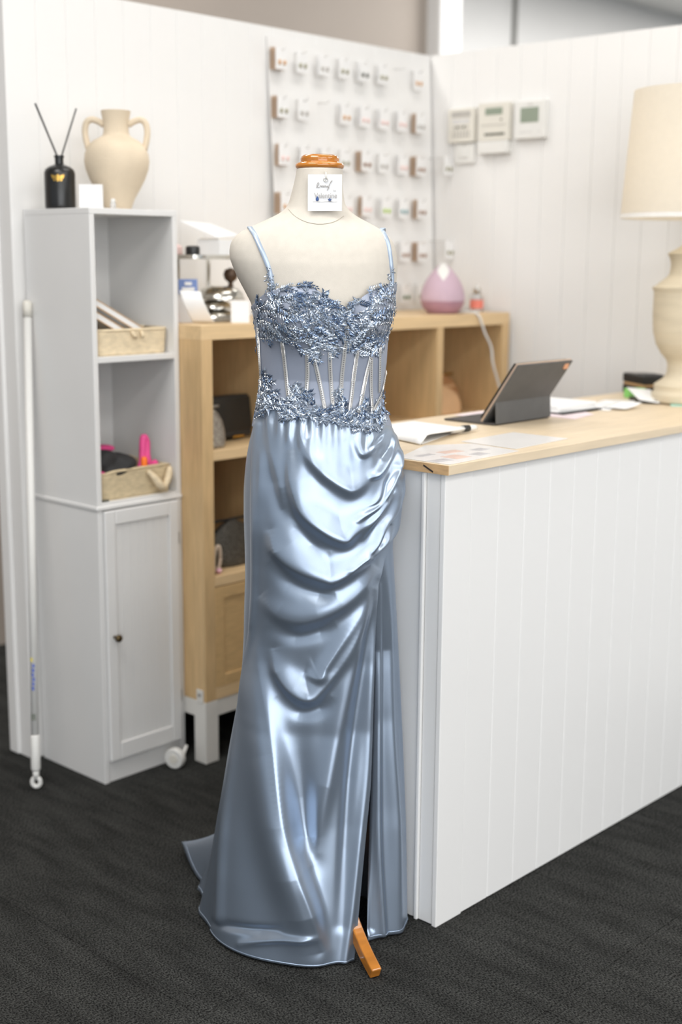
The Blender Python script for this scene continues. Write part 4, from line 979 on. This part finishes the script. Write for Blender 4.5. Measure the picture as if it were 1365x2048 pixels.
ER = vtable([(820, 900), (1000, 812), (1034, 802), (1064, 789), (1105, 771), (1149, 757), (1250, 751), (1350, 746.5), (1533, 741), (1680, 726), (1819, 711.6), (1929, 696)])
FOLDS = []
def fold(pts, A, wu, wl, pl=0.0):
    L_ = sum(math.dist(pts[i], pts[i+1]) for i in range(len(pts)-1))
    FOLDS.append((spline(pts, max(24, int(L_/7))), np.array(A, float)/1000.0, wu, wl, pl))
def fold_field(u, v, folds):
    out = np.zeros_like(u)
    for P, A, wu, wl, pl in folds:
        m = max(wu, wl)*3.2+pl
        sel = np.where((u > P[:, 0].min()-m) & (u < P[:, 0].max()+m) & (v > P[:, 1].min()-m) & (v < P[:, 1].max()+m))[0]
        if not len(sel): continue
        x, y = u[sel], v[sel]
        n = len(P); ds = np.empty((n-1, len(sel))); sg = np.empty_like(ds); ts = np.empty_like(ds)
        for i in range(n-1):
            p, q = P[i], P[i+1]; dx, dy = q-p; L2 = dx*dx+dy*dy
            t = np.clip(((x-p[0])*dx+(y-p[1])*dy)/L2, 0, 1)
            ex, ey = x-p[0]-t*dx, y-p[1]-t*dy; d = np.hypot(ex, ey)
            ds[i] = d; sg[i] = (dx*ey-dy*ex)/(math.sqrt(L2)*(d+0.6)); ts[i] = (i+t)/(n-1)
        dm = ds.min(0); w = np.exp(-(ds-dm)/(2.0+0.15*dm)); w /= w.sum(0)
        best = dm; sd = (w*sg).sum(0); tt = (w*ts).sum(0)
        amp = np.interp(tt, np.linspace(0, 1, len(A)), A)
        k = np.clip(sd*0.5+0.5, 0, 1); k = k*k*(3-2*k); wd = wu+(wl-wu)*k
        out[sel] += amp*np.exp(-(np.clip(best-pl*k, 0, None)/wd)**2)
    return out
# swags hanging between the left waist and the right hip (crest lines, left to right)
fold([(600, 846), (608, 880), (620, 912), (650, 948), (690, 976), (708, 978), (735, 955), (770, 905)], [0, 7, 9, 11, 11, 9, 4, 0], 26, 12)
fold([(700, 850), (712, 885), (725, 907), (740, 898), (757, 880), (772, 850)], [0, 5, 7, 7, 6, 4], 14, 7)
fold([(582, 900), (586, 960), (605, 1022), (647, 1061), (684, 1080), (704, 1066), (738, 1036), (765, 995), (786, 945)], [0, 11, 15, 18, 18, 14, 10, 6, 0], 32, 12)
fold([(541, 1060), (556, 1104), (596, 1137), (648, 1158), (669, 1158), (709, 1133), (741, 1104), (768, 1074), (785, 1036)], [0, 11, 14, 17, 17, 14, 11, 7, 0], 30, 12)
fold([(522, 1190), (556, 1226), (598, 1240), (638, 1232), (684, 1208), (724, 1170), (752, 1132)], [0, 7, 10, 13, 14, 11, 0], 34, 15)
fold([(548, 1296), (558, 1342), (585, 1380), (618, 1396), (644, 1376), (690, 1310), (724, 1236), (748, 1172)], [0, 11, 16, 18, 15, 11, 7, 0], 28, 12)
fold([(610, 1345), (640, 1352), (652, 1330), (690, 1270), (730, 1200)], [0, 9, 9, 6, 1], 18, 9)
# tight pleats gathered into the right hip seam
fold([(743, 954), (756, 948), (773, 920), (781, 882), (779, 858)], [2, 11, 13, 11, 5], 8, 4.5)
fold([(713, 1040), (750, 1010), (771, 978), (786, 940), (791, 906), (789, 872)], [2, 11, 15, 16, 13, 5], 8, 4)
fold([(723, 1074), (750, 1031), (777, 989), (792, 945), (797, 905)], [2, 11, 14, 13, 6], 8, 4)
fold([(700, 1139), (740, 1100), (761, 1057), (781, 1031), (799, 989), (805, 952)], [3, 12, 14, 14, 12, 5], 9, 4.5)
fold([(733, 1120), (771, 1082), (789, 1056), (800, 1014)], [3, 9, 9, 5], 8, 5)
fold([(728, 1021), (755, 1003), (773, 965), (784, 938)], [-2, -10, -13, -5], 4.5, 4.5)
fold([(770, 1000), (784, 980), (789, 955)], [-3, -10, -4], 4, 4)
fold([(735, 1108), (757, 1085), (775, 1050)], [-5, -9, -4], 5, 5)
fold([(738, 897), (762, 872), (774, 845)], [-3, -8, -3], 4.5, 4.5)
fold([(765, 915), (776, 895), (780, 868)], [-3, -8, -3], 4, 4)
# fan of folds dropping from the top of the slit (top to bottom: first width right side, second left side)
fold([(754, 1150), (730, 1230), (705, 1330), (678, 1450), (655, 1570), (628, 1700)], [2, 6, 10, 13, 14, 4], 16, 22)
fold([(752, 1165), (735, 1290), (716, 1420), (700, 1560), (690, 1700), (680, 1850)], [-2, -8, -11, -12, -9, -3], 13, 13)
fold([(753, 1180), (743, 1350), (735, 1533), (719, 1680), (704, 1819), (690, 1925)], [2, 5, 6, 8, 8, 7], 8, 9)
# long flute at the left
fold([(503, 1262), (520, 1340), (538, 1420), (552, 1500), (572, 1640), (598, 1740), (622, 1820), (640, 1900)], [0, 8, 17, 26, 40, 46, 38, 10], 18, 46, 10)
fold([(515, 850), (510, 900), (508, 1000), (509, 1150), (504, 1250), (495, 1327)], [3, 5, 6, 6, 5, 0], 7, 6)
fold([(598, 1400), (600, 1500), (605, 1600), (612, 1680), (618, 1730)], [0, -6, -14, -18, -3], 24, 24)
fold([(478, 1420), (464, 1520), (450, 1620), (442, 1720), (438, 1840)], [0, 4, 6, 7, 8], 10, 8)
fold([(425, 1846), (470, 1856), (520, 1862), (560, 1858)], [-3, -8, -10, -3], 10, 8)
fold([(480, 1888), (540, 1878), (600, 1872), (632, 1868)], [3, 10, 10, 2], 8, 8)
fold([(566, 975), (584, 1040), (625, 1088), (662, 1104)], [0, -7, -8, 0], 14, 18)
fold([(540, 1122), (580, 1164), (640, 1188), (670, 1184)], [0, -7, -7, 0], 13, 16)
fold([(535, 1250), (590, 1272), (640, 1262), (670, 1246)], [0, -7, -7, 0], 13, 16)
fold([(555, 1390), (598, 1424), (640, 1416), (662, 1392)], [0, -7, -7, 0], 13, 16)
fold([(540, 905), (548, 965), (566, 1020), (590, 1052)], [0, -5, -5, 0], 12, 14)
# softness at the left hip
fold([(518, 850), (523, 930), (517, 1040), (515, 1130)], [2, 5, 4, 0], 9, 9)
fold([(545, 850), (550, 930), (566, 1010), (588, 1060)], [2, 5, 5, 0], 11, 10)
fold([(575, 845), (577, 870), (572, 900)], [2, 4, 0], 6, 6)

def hem_z(ang): return 0.007+0*ang
nu, nv = 300, 620
ztop = zv(800)
tv = np.linspace(0, 1, nv); tu = np.linspace(0, 1, nu)
zrow = ztop+(0.006-ztop)*tv
cR, wR, dR = s_c(zrow), s_w(zrow), s_d(zrow)
def smooth1(x, k=15):
    kk = np.hanning(k+2)[1:-1]; kk /= kk.sum(); return np.convolve(np.pad(x, k//2, 'edge'), kk, 'valid')
cR, wR, dR = smooth1(cR), smooth1(wR), smooth1(dR)
vrow = np.array([float(to_board(0, 0.10, z)[1][0]) for z in zrow])
def th_of(uv, frac):
    a = np.array([float(board(uv_, v_, d_*frac)[0]) for uv_, v_, d_ in zip(uv, vrow, dR)])
    return np.arcsin(np.clip((a-cR)/wR, -1, 1))
thL = np.maximum(smooth1(th_of(EL(zrow), 0.35), 9), -1.45)
er = ER(zrow); thR = th_of(er, 0.8); thR = np.where(vrow < 1075, np.maximum(thR, 1.25), thR); thR = smooth1(np.where(vrow < 1000, 1.9, thR), 21)
TH = thL[:, None]+(thR-thL)[:, None]*tu[None]
A0 = cR[:, None]+wR[:, None]*np.sin(TH); B0 = dR[:, None]*np.cos(TH)+0.004; Z0 = np.repeat(zrow[:, None], nu, 1)
# hem rises slightly towards the left corner and the slit
uu, vv_ = to_board(A0, B0, Z0)
D = fold_field(uu, vv_, FOLDS)
gath = np.exp(-np.clip(vv_-845, 0, None)/34)*np.clip((560-0+0*uu)*0+1, 0, 1)
D += 0.0030*gath*np.sin(uu*2*np.pi/23+0.6*np.sin(uu/31))
D *= np.clip((vv_-806)/30, 0.1, 1)
edge = np.minimum(tu[None]*1.0, 1)*0+1
D = D*edge.repeat(nv, 0).ravel() if edge.shape[0] == 1 else D
NA = (np.sin(TH)/wR[:, None]); NB = np.cos(TH)/dR[:, None]; NN = np.hypot(NA, NB); NA /= NN; NB /= NN
D2 = D.reshape(nv, nu)
kb = np.array([0.03, 0.12, 0.2, 0.3, 0.2, 0.12, 0.03]); kb = np.array([0, 0, 0.2, 0.6, 0.2, 0, 0])
D2 = np.apply_along_axis(lambda r: np.convolve(np.pad(r, 3, 'edge'), kb, 'valid'), 0, D2)
D2 = np.apply_along_axis(lambda r: np.convolve(np.pad(r, 2, 'edge'), [0.1, 0.2, 0.4, 0.2, 0.1], 'valid'), 1, D2)
P = to_world(A0+NA*D2, B0+NB*D2, Z0)
keep = (vv_ > np.interp(uu, [500, 585, 640, 790], [800, 806, 829, 829])).ravel()
sk = mesh_obj('skirt_front', P, [q[::-1] for q in grid_faces(nu, nv) if keep[q[0]]], SATIN, gown, smooth=True)
sm = sk.modifiers.new('fabric_thickness', 'SOLIDIFY'); sm.thickness = 0.0012; sm.offset = -1

# ----- back of the skirt with the train
nu2, nv2 = 300, 300
zr = ztop+(0.005-ztop)*np.linspace(0, 1, nv2)
c2, w2, d2 = [smooth1(f(zr), 9) for f in (s_c, s_w, s_d)]
vr2 = np.array([float(to_board(0, 0.10, z)[1][0]) for z in zr])
us = np.interp(vr2, [800, 1080, 1150, 1350, 1600, 1750, 1870, 1950], [700, 740, 744, 749, 744, 740, 736, 734])
a_s = np.array([float(board(x, y, 0.08)[0]) for x, y in zip(us, vr2)])
th0 = np.arcsin(np.clip((a_s-c2)/w2, -1, 1)); th1 = np.full(nv2, 2*np.pi-0.85)
t2 = np.linspace(0, 1, nu2)**0.9
TB = th0[:, None]+(th1-th0)[:, None]*t2[None]
cosb = np.cos(TB)
dd = np.where(cosb > 0, d2[:, None]*0.90, (0.105+0.06*np.clip((0.9-zr)/0.9, 0, 1))[:, None])
A1 = c2[:, None]+w2[:, None]*np.sin(TB); B1 = dd*cosb; ZB = np.repeat(zr[:, None], nu2, 1)
# right-hand panel hangs a little further back, its edge curling inwards behind the slit
lowr = np.clip((vr2-1120)/200, 0, 1)[:, None]
B1 = B1-lowr*0.045*np.exp(-((TB-th0[:, None])/0.75)**2)
ub, vb = to_board(A1, B1, ZB)
BF = []
_f = FOLDS; FOLDS = BF
fold([(777, 1110), (776, 1250), (778, 1450), (788, 1650), (792, 1860)], [1, 9, 13, 16, 14], 14, 14)
fold([(757, 1170), (756, 1350), (756, 1560), (757, 1700), (766, 1868)], [2, 7, 9, 10, 10], 5, 7)
fold([(744, 1200), (742, 1500), (740, 1700), (742, 1860)], [-2, -5, -6, -6], 6, 6)
FOLDS = _f
Db = fold_field(ub, vb, BF).reshape(nv2, nu2)*(np.cos(TB) > -0.05)
back = np.clip(-cosb, 0, 1)
Db += back*0.010*np.sin(TB*11)*np.clip((0.95-ZB)/0.9, 0, 1)
NA2 = np.sin(TB)/w2[:, None]; NB2 = cosb/dd; N2 = np.hypot(NA2, NB2)+1e-9; NA2 /= N2; NB2 /= N2
A1 = A1+NA2*Db; B1 = B1+NB2*Db
# train sweeping back over the carpet
k_ = np.clip((0.36-ZB)/0.36, 0, 1)
ext = (0.29*np.exp(-((TB-3.80)/0.34)**2)+0.030*np.exp(-((TB-4.5)/0.25)**2))*k_**2.6
da, db_ = math.sin(3.86), math.cos(3.86)
A1 = A1+ext*np.where(TB > 4.2, np.sin(TB), da); B1 = B1+ext*np.where(TB > 4.2, np.cos(TB), db_)
ZB = ZB+0.035*k_**2*np.exp(-((TB-3.9)/0.12)**2)+0.012*k_*np.exp(-((TB-4.25)/0.10)**2)
PB = to_world(A1, B1, ZB)
over = np.clip(PB[:, 0]-2.070, 0, None); PB[:, 0] -= over-0.028*(1-np.exp(-over/0.028))   # cloth stops short of the counter end
sb = mesh_obj('skirt_back', PB, [q[::-1] for q in grid_faces(nu2, nv2)], SATIN, gown, smooth=True)
sm = sb.modifiers.new('fabric_thickness', 'SOLIDIFY'); sm.thickness = 0.0012; sm.offset = -1
hl = [Vector(p) for p in PB.reshape(nv2, nu2, 3)[-3][::3]]
tube('hem', hl, 0.0014, SATIN, sb, n=5)
hl = [Vector(p) for p in P.reshape(nv, nu, 3)[-3][::3]]
tube('hem', hl, 0.0014, SATIN, sk, n=5)

# ----- bodice
BOD = [(555, 476, 796), (590, 500, 790), (612, 504, 788), (635, 508, 784), (664, 512, 777), (694, 515, 774.5), (723, 518, 773), (752, 521, 769), (775, 519, 765), (796, 515, 765), (814, 512, 770), (840, 507, 781), (870, 501, 789)]
o_c, o_w, oz0, oz1 = table(BOD)
cupL = (board(586, 640, 0.13), 0.046, 0.043, 0.036); cupR = (board(745, 640, 0.13), 0.036, 0.042, 0.034)
def bodice_b(a, z):
    r = np.sqrt(np.clip(1-((a-o_c(z))/o_w(z))**2, 0, 1))
    b = (b_d(z)+0.004)*r
    for (ca, cz), sx, sz, h in (cupL, cupR):
        dz = (z-cz)
        b = b+h*np.exp(-((a-ca)/sx)**2-np.where(dz > 0, (dz/(sz*1.25))**2, (dz/sz)**2)**1.2)*np.minimum(1, r*2.2)
    return b
NECKL = [(480, 640), (503, 613), (520, 595), (535, 584), (560, 577), (600, 571), (630, 576), (660, 596), (690, 621), (705, 612), (730, 590), (760, 574), (788, 566), (800, 566)]
nb, rb = 220, 110
zb0 = zv(852)
tb_ = np.linspace(-np.pi, np.pi, nb+1)[:-1]
Vb = []
topz = []
for t in tb_:
    zt = zv(612)
    for _ in range(6):
        a = float(o_c(zt)+o_w(zt)*math.sin(t)); b = float(bodice_b(a, zt)) if math.cos(t) > 0 else 0
        u_, v_ = to_board(a, b, zt)
        vtop = np.interp(u_[0], [p[0] for p in NECKL], [p[1] for p in NECKL]) if math.cos(t) > 0.02 else 618+14*(1-abs(math.sin(t)))
        zt = 0.5*zt+0.5*float(board(u_[0], vtop, b)[1])
    topz.append(zt)
topz = np.array(topz)
for j in range(rb):
    q = j/(rb-1); z = zb0+(topz-zb0)*q
    a = o_c(z)+o_w(z)*np.sin(tb_)
    bf = bodice_b(a, z); bk_ = -(b_d(z)*0.95+0.003)*np.abs(np.cos(tb_))
    b = np.where(np.cos(tb_) > 0, bf, bk_)
    Vb.append(to_world(a, b, z))
bod = mesh_obj('bodice', np.vstack(Vb), [q[::-1] for q in grid_faces(nb, rb, True)], MESHF, gown, smooth=True)
sm = bod.modifiers.new('fabric_thickness', 'SOLIDIFY'); sm.thickness = 0.0010; sm.offset = -1
ZSK = zv(802)
def lace_b(a, z):
    b = bodice_b(a, z)
    if z < ZSK:
        b = max(b, float(s_d(z)*np.sqrt(np.clip(1-((a-s_c(z))/s_w(z))**2, 0, 1)))+0.0075)
    return b
def bod_pt(u, v):
    b = 0.12
    for _ in range(10):
        a, z = board(u, v, b); b = 0.5*b+0.5*float(lace_b(float(a), float(z)))
    return float(a), float(b), float(z)
def bod_frame(u, v):
    a, b, z = bod_pt(u, v); h = 0.002
    ba = (float(bodice_b(a+h, z))-float(bodice_b(a-h, z)))/(2*h); bz = (float(bodice_b(a, z+h))-float(bodice_b(a, z-h)))/(2*h)
    ba = max(-3, min(3, ba)); bz = max(-3, min(3, bz))
    n = np.array([-ba, 1.0, -bz]); n /= np.linalg.norm(n)
    return np.array([a, b, z]), n
def L2W(p): return tuple(to_world(p[0], p[1], p[2])[0])
# ----- crystal boning
BONES = [[(518.5, 655), (521, 700), (523, 745), (524, 792)], [(566, 684), (571, 725), (575, 765), (578, 795)], [(615, 705), (616, 750), (613, 790)], [(629, 716), (640, 765), (651, 822)], [(660, 704), (662, 760), (667, 824)], [(697, 622), (694, 665), (688, 715), (683, 765), (683, 822)], [(715, 700), (707, 755), (699, 826)], [(742, 706), (731, 755), (717, 826)], [(742, 716), (741, 770), (744, 828)], [(759, 694), (758, 745), (757, 785)], [(771, 742), (762, 785), (744, 828)]]
BONEM = satin_material('silver_boning_ribbon', (0.62, 0.62, 0.62), 0.35, 0.5, 0.0)
SMOKY = satin_material('smoky_rhinestone', (0.20, 0.18, 0.16), 0.2, 0.8, 0.0)
OCT_F = [(0, 2, 4), (2, 1, 4), (1, 3, 4), (3, 0, 4)]
def bead(mb, p, n, r, h=None):
    t = np.cross(n, [0, 0, 1.0]); t /= (np.linalg.norm(t)+1e-9); s = np.cross(n, t); h = h or r
    q = [p+t*r, p-t*r, p+s*r, p-s*r, p+n*h]
    mb.add([L2W(x) for x in q], OCT_F)
for bi, pts in enumerate(BONES):
    C = spline(pts, 60); L = np.concatenate([[0], np.cumsum(np.hypot(*np.diff(C, axis=0).T))])
    fr = [bod_frame(u, v) for u, v in spline(pts, 14)]
    hw = 0.0038 if bi not in (9, 10) else 0.003
    rib = MB(); ed = []
    fp = np.array([p for p, n in fr]); fn = np.array([n for p, n in fr])
    tg = np.gradient(fp, axis=0); tg /= np.linalg.norm(tg, axis=1)[:, None]; sdv = np.cross(tg, fn)
    rv = []
    for k in range(14):
        for s in (-1, 1): rv.append(L2W(fp[k]+sdv[k]*hw*s+fn[k]*0.0022))
    o = mesh_obj('boning', rv, grid_faces(2, 14), BONEM, gown, smooth=True)
    sm = o.modifiers.new('strip_thickness', 'SOLIDIFY'); sm.thickness = 0.0012
    mb = MB(); dk = MB(); tot = np.sum(np.linalg.norm(np.diff(fp, axis=0), axis=1)); cum = np.concatenate([[0], np.cumsum(np.linalg.norm(np.diff(fp, axis=0), axis=1))])
    for off, step, r in ((-hw*0.9, 0.0021, 0.00115), (hw*0.9, 0.0021, 0.00115), (0.0, 0.0044, 0.0018)):
        q = step/2
        while q < tot:
            i = np.searchsorted(cum, q)-1; t = (q-cum[i])/(cum[i+1]-cum[i]); p = fp[i]*(1-t)+fp[i+1]*t; n = fn[i]*(1-t)+fn[i+1]*t; s = sdv[i]
            bead(mb if off else dk, p+s*off+n*0.0029, n, r, r*1.1); q += step
    cr_ = mb.build('rhinestones', CRYSTAL, o); cr_['kind'] = 'stuff'
    cr_ = dk.build('smoky_stones', SMOKY, o); cr_['kind'] = 'stuff'
# ----- beaded lace sprigs
TOPL = [(503, 612), (520, 592), (545, 576), (575, 571), (600, 567), (630, 572), (660, 593), (690, 616), (705, 607), (730, 585), (760, 570), (789, 562), (790, 600), (786, 635), (778, 662), (770, 690), (754, 712), (740, 722), (722, 716), (712, 702), (701, 702), (690, 697), (675, 703), (664, 716), (651, 709), (641, 722), (631, 729), (615, 717), (600, 702), (580, 692), (565, 686), (550, 673), (538, 694), (530, 690), (522, 676), (514, 700), (509, 660), (505, 640)]
BOTL = [(516, 805), (520, 752), (535, 742), (548, 764), (560, 792), (574, 796), (579, 770), (588, 758), (600, 780), (610, 783), (622, 784), (627, 800), (646, 812), (664, 820), (670, 770), (679, 765), (685, 800), (700, 820), (711, 820), (716, 790), (727, 786), (736, 810), (745, 820), (755, 790), (763, 765), (767, 800), (773, 825), (768, 848), (757, 862), (735, 864), (700, 858), (670, 847), (640, 843), (620, 840), (600, 835), (580, 838), (565, 842), (558, 826), (545, 816), (530, 827), (507, 844), (509, 820)]
def inside(poly, x, y):
    c = False; n = len(poly)
    for i in range(n):
        (x0, y0), (x1, y1) = poly[i], poly[i-1]
        if (y0 > y) != (y1 > y) and x < (x1-x0)*(y-y0)/(y1-y0)+x0: c = not c
    return c
lr = random.Random(11)
LEAF_F = [(0, 1, 4), (1, 2, 4), (2, 3, 4), (3, 0, 4)]
def leaf(mb, u, v, ang, ln, wd, frame=None):
    p, n = frame or bod_frame(u, v)
    sc = 0.00098
    d = np.array([math.cos(ang), 0, -math.sin(ang)]); d = d-n*d.dot(n); d /= np.linalg.norm(d)+1e-9
    tn = n+0.17*np.array([lr.uniform(-1, 1), 0, lr.uniform(-1, 1)]); tn /= np.linalg.norm(tn)
    d2_ = d-tn*d.dot(tn); d2_ /= np.linalg.norm(d2_); s = np.cross(tn, d2_)
    b = p+n*(0.0024+lr.uniform(0, 0.0012)); L, W = ln*sc, wd*sc
    q = [b, b+d2_*L*0.45+s*W/2, b+d2_*L, b+d2_*L*0.45-s*W/2, b+d2_*L*0.45+tn*W*0.42]
    mb.add([L2W(x) for x in q], LEAF_F)
def sprig(u, v, ang, length, poly, material, curl=0.0, size=1.0):
    mb = MB(); st = MB(); x, y = u, v; dist = 0; kk = 0
    while dist < length:
        if inside(poly, x, y):
            fr = bod_frame(x, y)
            bead(st, fr[0]+fr[1]*0.003, fr[1], 0.0011)
            for s in (-1, 1):
                ln = (14.0-4.5*dist/length)*size*lr.uniform(0.85, 1.15)
                leaf(mb, x, y, ang+s*lr.uniform(0.5, 0.72), ln, ln*0.33, fr)
            if lr.random() < 0.5:
                bead(st, fr[0]+fr[1]*0.003+np.array([lr.uniform(-.004, .004), 0, lr.uniform(-.004, .004)]), fr[1], 0.0016, 0.0009)
        stp = 5.0*size; x += math.cos(ang)*stp; y += math.sin(ang)*stp; ang += curl; dist += stp; kk += 1
    if inside(poly, x, y): leaf(mb, x, y, ang, 9*size, 3.8*size)
    if mb.v:
        o = mb.build('lace_sprig', material, gown)
        if st.v:
            b_ = st.build('beads', CRYSTAL, o); b_['kind'] = 'stuff'
        return o
def lace(poly, gap, hero):
    for h in hero: sprig(*h[:4], poly, SEQUIN if lr.random() < 0.7 else SEQUIN_D, h[4] if len(h) > 4 else 0.0)
    xs = [p[0] for p in poly]; ys = [p[1] for p in poly]; y = min(ys); row = 0
    while y < max(ys):
        x = min(xs)+(gap/2 if row % 2 else 0)
        while x < max(xs):
            u, v = x+lr.uniform(-5, 5), y+lr.uniform(-5, 5)
            if inside(poly, u, v):
                sprig(u, v, (lr.uniform(-0.5, 0.9) if lr.random() < 0.6 else lr.uniform(0, 2*math.pi)), lr.uniform(22, 42), poly, SEQUIN if lr.random() < 0.66 else SEQUIN_D, lr.uniform(-0.18, 0.18), lr.uniform(0.8, 1.05))
            x += gap
        y += gap*0.8; row += 1
lace(TOPL, 15.5, [(512, 640, 0.3, 70, 0.05), (560, 650, 0.7, 90, 0.03), (545, 600, -0.1, 90, 0.05), (600, 590, 0.4, 80, 0.06), (640, 720, -1.9, 60, 0.08), (700, 690, -1.2, 80, 0.08), (720, 640, -0.6, 70, -0.05), (780, 620, 2.3, 80, 0.06), (740, 715, -1.5, 60, 0.1), (520, 690, -1.2, 50, 0.05)])
lace(BOTL, 14, [(545, 815, -2.2, 60, 0.03), (600, 830, -1.9, 60, 0.0), (590, 835, 3.0, 50, 0.05), (640, 835, 0.1, 60, 0.03), (686, 840, -1.75, 70, 0.02), (722, 850, -1.5, 60, 0.03), (760, 855, -1.3, 70, -0.03), (700, 845, 0.2, 60, 0.0), (512, 838, -0.6, 50, 0.02), (520, 800, -1.3, 60, 0.03)])
# ----- straps
def strap(front, top, hw, name='strap'):
    pts = []
    for u, v in spline(front, 18):
        a, b, z = body_pt(u, v, 0.0030); pts.append(np.array([a, b, z]))
    a, b, z = pts[-1]
    pts += [np.array([a+top*0.004, b*0.4, z+0.0035]), np.array([a+top*0.006, -0.035, z-0.004]), np.array([a+top*0.008, -0.075, z-0.05])]
    pts = spline(pts, 40); v = []
    for i, p in enumerate(pts):
        t = pts[min(i+1, 39)]-pts[max(i-1, 0)]; t /= np.linalg.norm(t)
        n = np.array([0, p[1], max(0.02, p[2]-zv(520))]); n /= np.linalg.norm(n); s = np.cross(t, n); s /= np.linalg.norm(s)
        v += [L2W(p-s*hw), L2W(p+s*hw)]
    o = mesh_obj(name, v, grid_faces(2, 40), STRAP, gown, smooth=True)
    sm = o.modifiers.new('strap_thickness', 'SOLIDIFY'); sm.thickness = 0.0018; sm.offset = 0
    return o
sl = strap([(546, 580), (543, 558), (538, 537), (529, 513), (519, 490), (510, 470), (502, 457)], -1, 0.0048)
sr = strap([(784, 575), (784.5, 555), (783, 535), (780, 508), (776, 486), (769, 468), (763, 460)], 1, 0.0046)
for poly, parent, base in (([(536, 536), (545, 542), (553, 562), (560, 582), (534, 596), (530, 572)], sl, body_pt), ([(779, 538), (788, 542), (790, 575), (778, 575)], sr, body_pt)):
    mb = MB()
    for _ in range(70 if parent is sl else 34):
        u, v = lr.uniform(min(p[0] for p in poly), max(p[0] for p in poly)), lr.uniform(min(p[1] for p in poly), max(p[1] for p in poly))
        if not inside(poly, u, v): continue
        a, b, z = body_pt(u, v, 0.003)
        leaf(mb, u, v, lr.uniform(0, 6.28), lr.uniform(6, 9), 3.2, (np.array([a, b, z]), np.array([0.0, 1.0, 0.0])))
    mb.build('lace_sprig', SEQUIN, parent)

# ----- ear-ring card hung on the neck
tc_a, tc_b, tc_z = body_pt(650.5, 386, 0.0)
tg_ = thing('earring_tag', tuple(to_world(tc_a, tc_b+0.012, tc_z)[0]), 'white earring display tag pinned to the neck of the mannequin', 'tag')
def tagp(x, y, d=0.0):      # x,y on the card in mm from its centre, d proud of it
    yaw = 0.10
    a = tc_a+x/1000*math.cos(yaw)+d*math.sin(yaw)*1; b = tc_b+0.0135-x/1000*math.sin(yaw)*0.6-(y/1000)*0.16+d; z = tc_z+y/1000+x/1000*0.012
    return np.array([a, b, z])
def tag_mesh(name, pts2, faces, d0, d1, m, parent=None, **k):
    n = len(pts2); v = [L2W(tagp(x, y, d0)) for x, y in pts2]+[L2W(tagp(x, y, d1)) for x, y in pts2]
    f = [tuple(range(n-1, -1, -1)), tuple(range(n, 2*n))]+[(i, (i+1) % n, n+(i+1) % n, n+i) for i in range(n)]
    return mesh_obj(name, v, f, m, parent or tg_, **k)
TAGM = mat('tag_card_stock', (0.66, 0.665, 0.68), 0.5, var=0.01)
tag_mesh('card', [(-33.5, -35), (33.5, -35), (33.5, 35), (-33.5, 35)], None, 0, 0.0009, TAGM)
tag_mesh('fold_flap', [(-33, -35), (33, -35), (33, -19), (-33, -19)], None, 0.0010, 0.0016, TAGM)
TEXTM = mat('soft_grey_ink', srgb(158, 154, 150), 0.6)
def flat_text(s, size, x, y, m, name, parent, align='CENTER', sxk=1.0):
    cu = bpy.data.curves.new(name, 'FONT'); cu.body = s; cu.size = size; cu.align_x = align; cu.resolution_u = 3
    to = bpy.data.objects.new(name, cu); COL.objects.link(to)
    dg = bpy.context.evaluated_depsgraph_get(); me = bpy.data.meshes.new_from_object(to.evaluated_get(dg))
    V = [(v.co.x*sxk, v.co.y) for v in me.vertices]; F = [list(p.vertices) for p in me.polygons]
    bpy.data.objects.remove(to, do_unlink=True)
    return mesh_obj(name, [L2W(tagp(x+a, y+b, 0.0026)) for a, b in V], F, m, parent)
flat_text('Valentine', 14.5, 1.5, -10.5, TEXTM, 'lettering', tg_, sxk=0.82)
flat_text('be', 5.5, 19, 2.0, TEXTM, 'lettering', tg_)
scr_ = spline([(-17, 9), (-12, 17), (-14, 19), (-16, 12), (-11, 10), (-8, 14), (-6, 10), (-4, 14), (-2, 10), (0, 14), (2, 10), (4, 13), (6, 10), (9, 16), (14, 23), (11, 20), (6, 8), (4, 4), (8, 10)], 90)
tube('script_lettering', [L2W(tagp(x, y, 0.0020)) for x, y in scr_], 0.0005, TEXTM, tg_, n=4)
tube('pin', [L2W(tagp(1.5, y, dd_)) for y, dd_ in ((40, -0.004), (38, 0.003), (33, 0.004), (27, 0.0035))], 0.0013, mat('pearl_pin', (0.8, 0.77, 0.7), 0.3), tg_, n=8)
ri = [L2W(tagp(1+3.4*math.cos(t), 25+3.6*math.sin(t), 0.003)) for t in np.linspace(0, 2*math.pi, 22)]
tube('ring', ri, 0.0010, SILVER, tg_, n=6)
tube('chain', [L2W(tagp(x, -17.5+0.4*math.sin(x/4), 0.0022)) for x in np.linspace(-24, 24, 20)], 0.00035, GREYMARK, tg_, n=4)
def gem(cx, cy, pts, name):
    n = len(pts); v = [L2W(tagp(cx+x, cy+y, 0.0018)) for x, y in pts]+[L2W(tagp(cx+x*0.55, cy+y*0.55, 0.0042)) for x, y in pts]
    f = [(i, (i+1) % n, n+(i+1) % n, n+i) for i in range(n)]+[tuple(range(n, 2*n))]
    return mesh_obj(name, v, f, GEMBLUE, tg_)
gem(-15, -12, [(3.2*math.cos(t), 4.6*math.sin(t)-0.6*math.cos(2*t)) for t in np.linspace(0, 2*math.pi, 13)[:-1]], 'drop_earring')
gem(9.5, -13.5, [((4.4 if i % 2 == 0 else 2.1)*math.sin(i*math.pi/5), (4.4 if i % 2 == 0 else 2.1)*math.cos(i*math.pi/5)) for i in range(10)], 'star_earring')
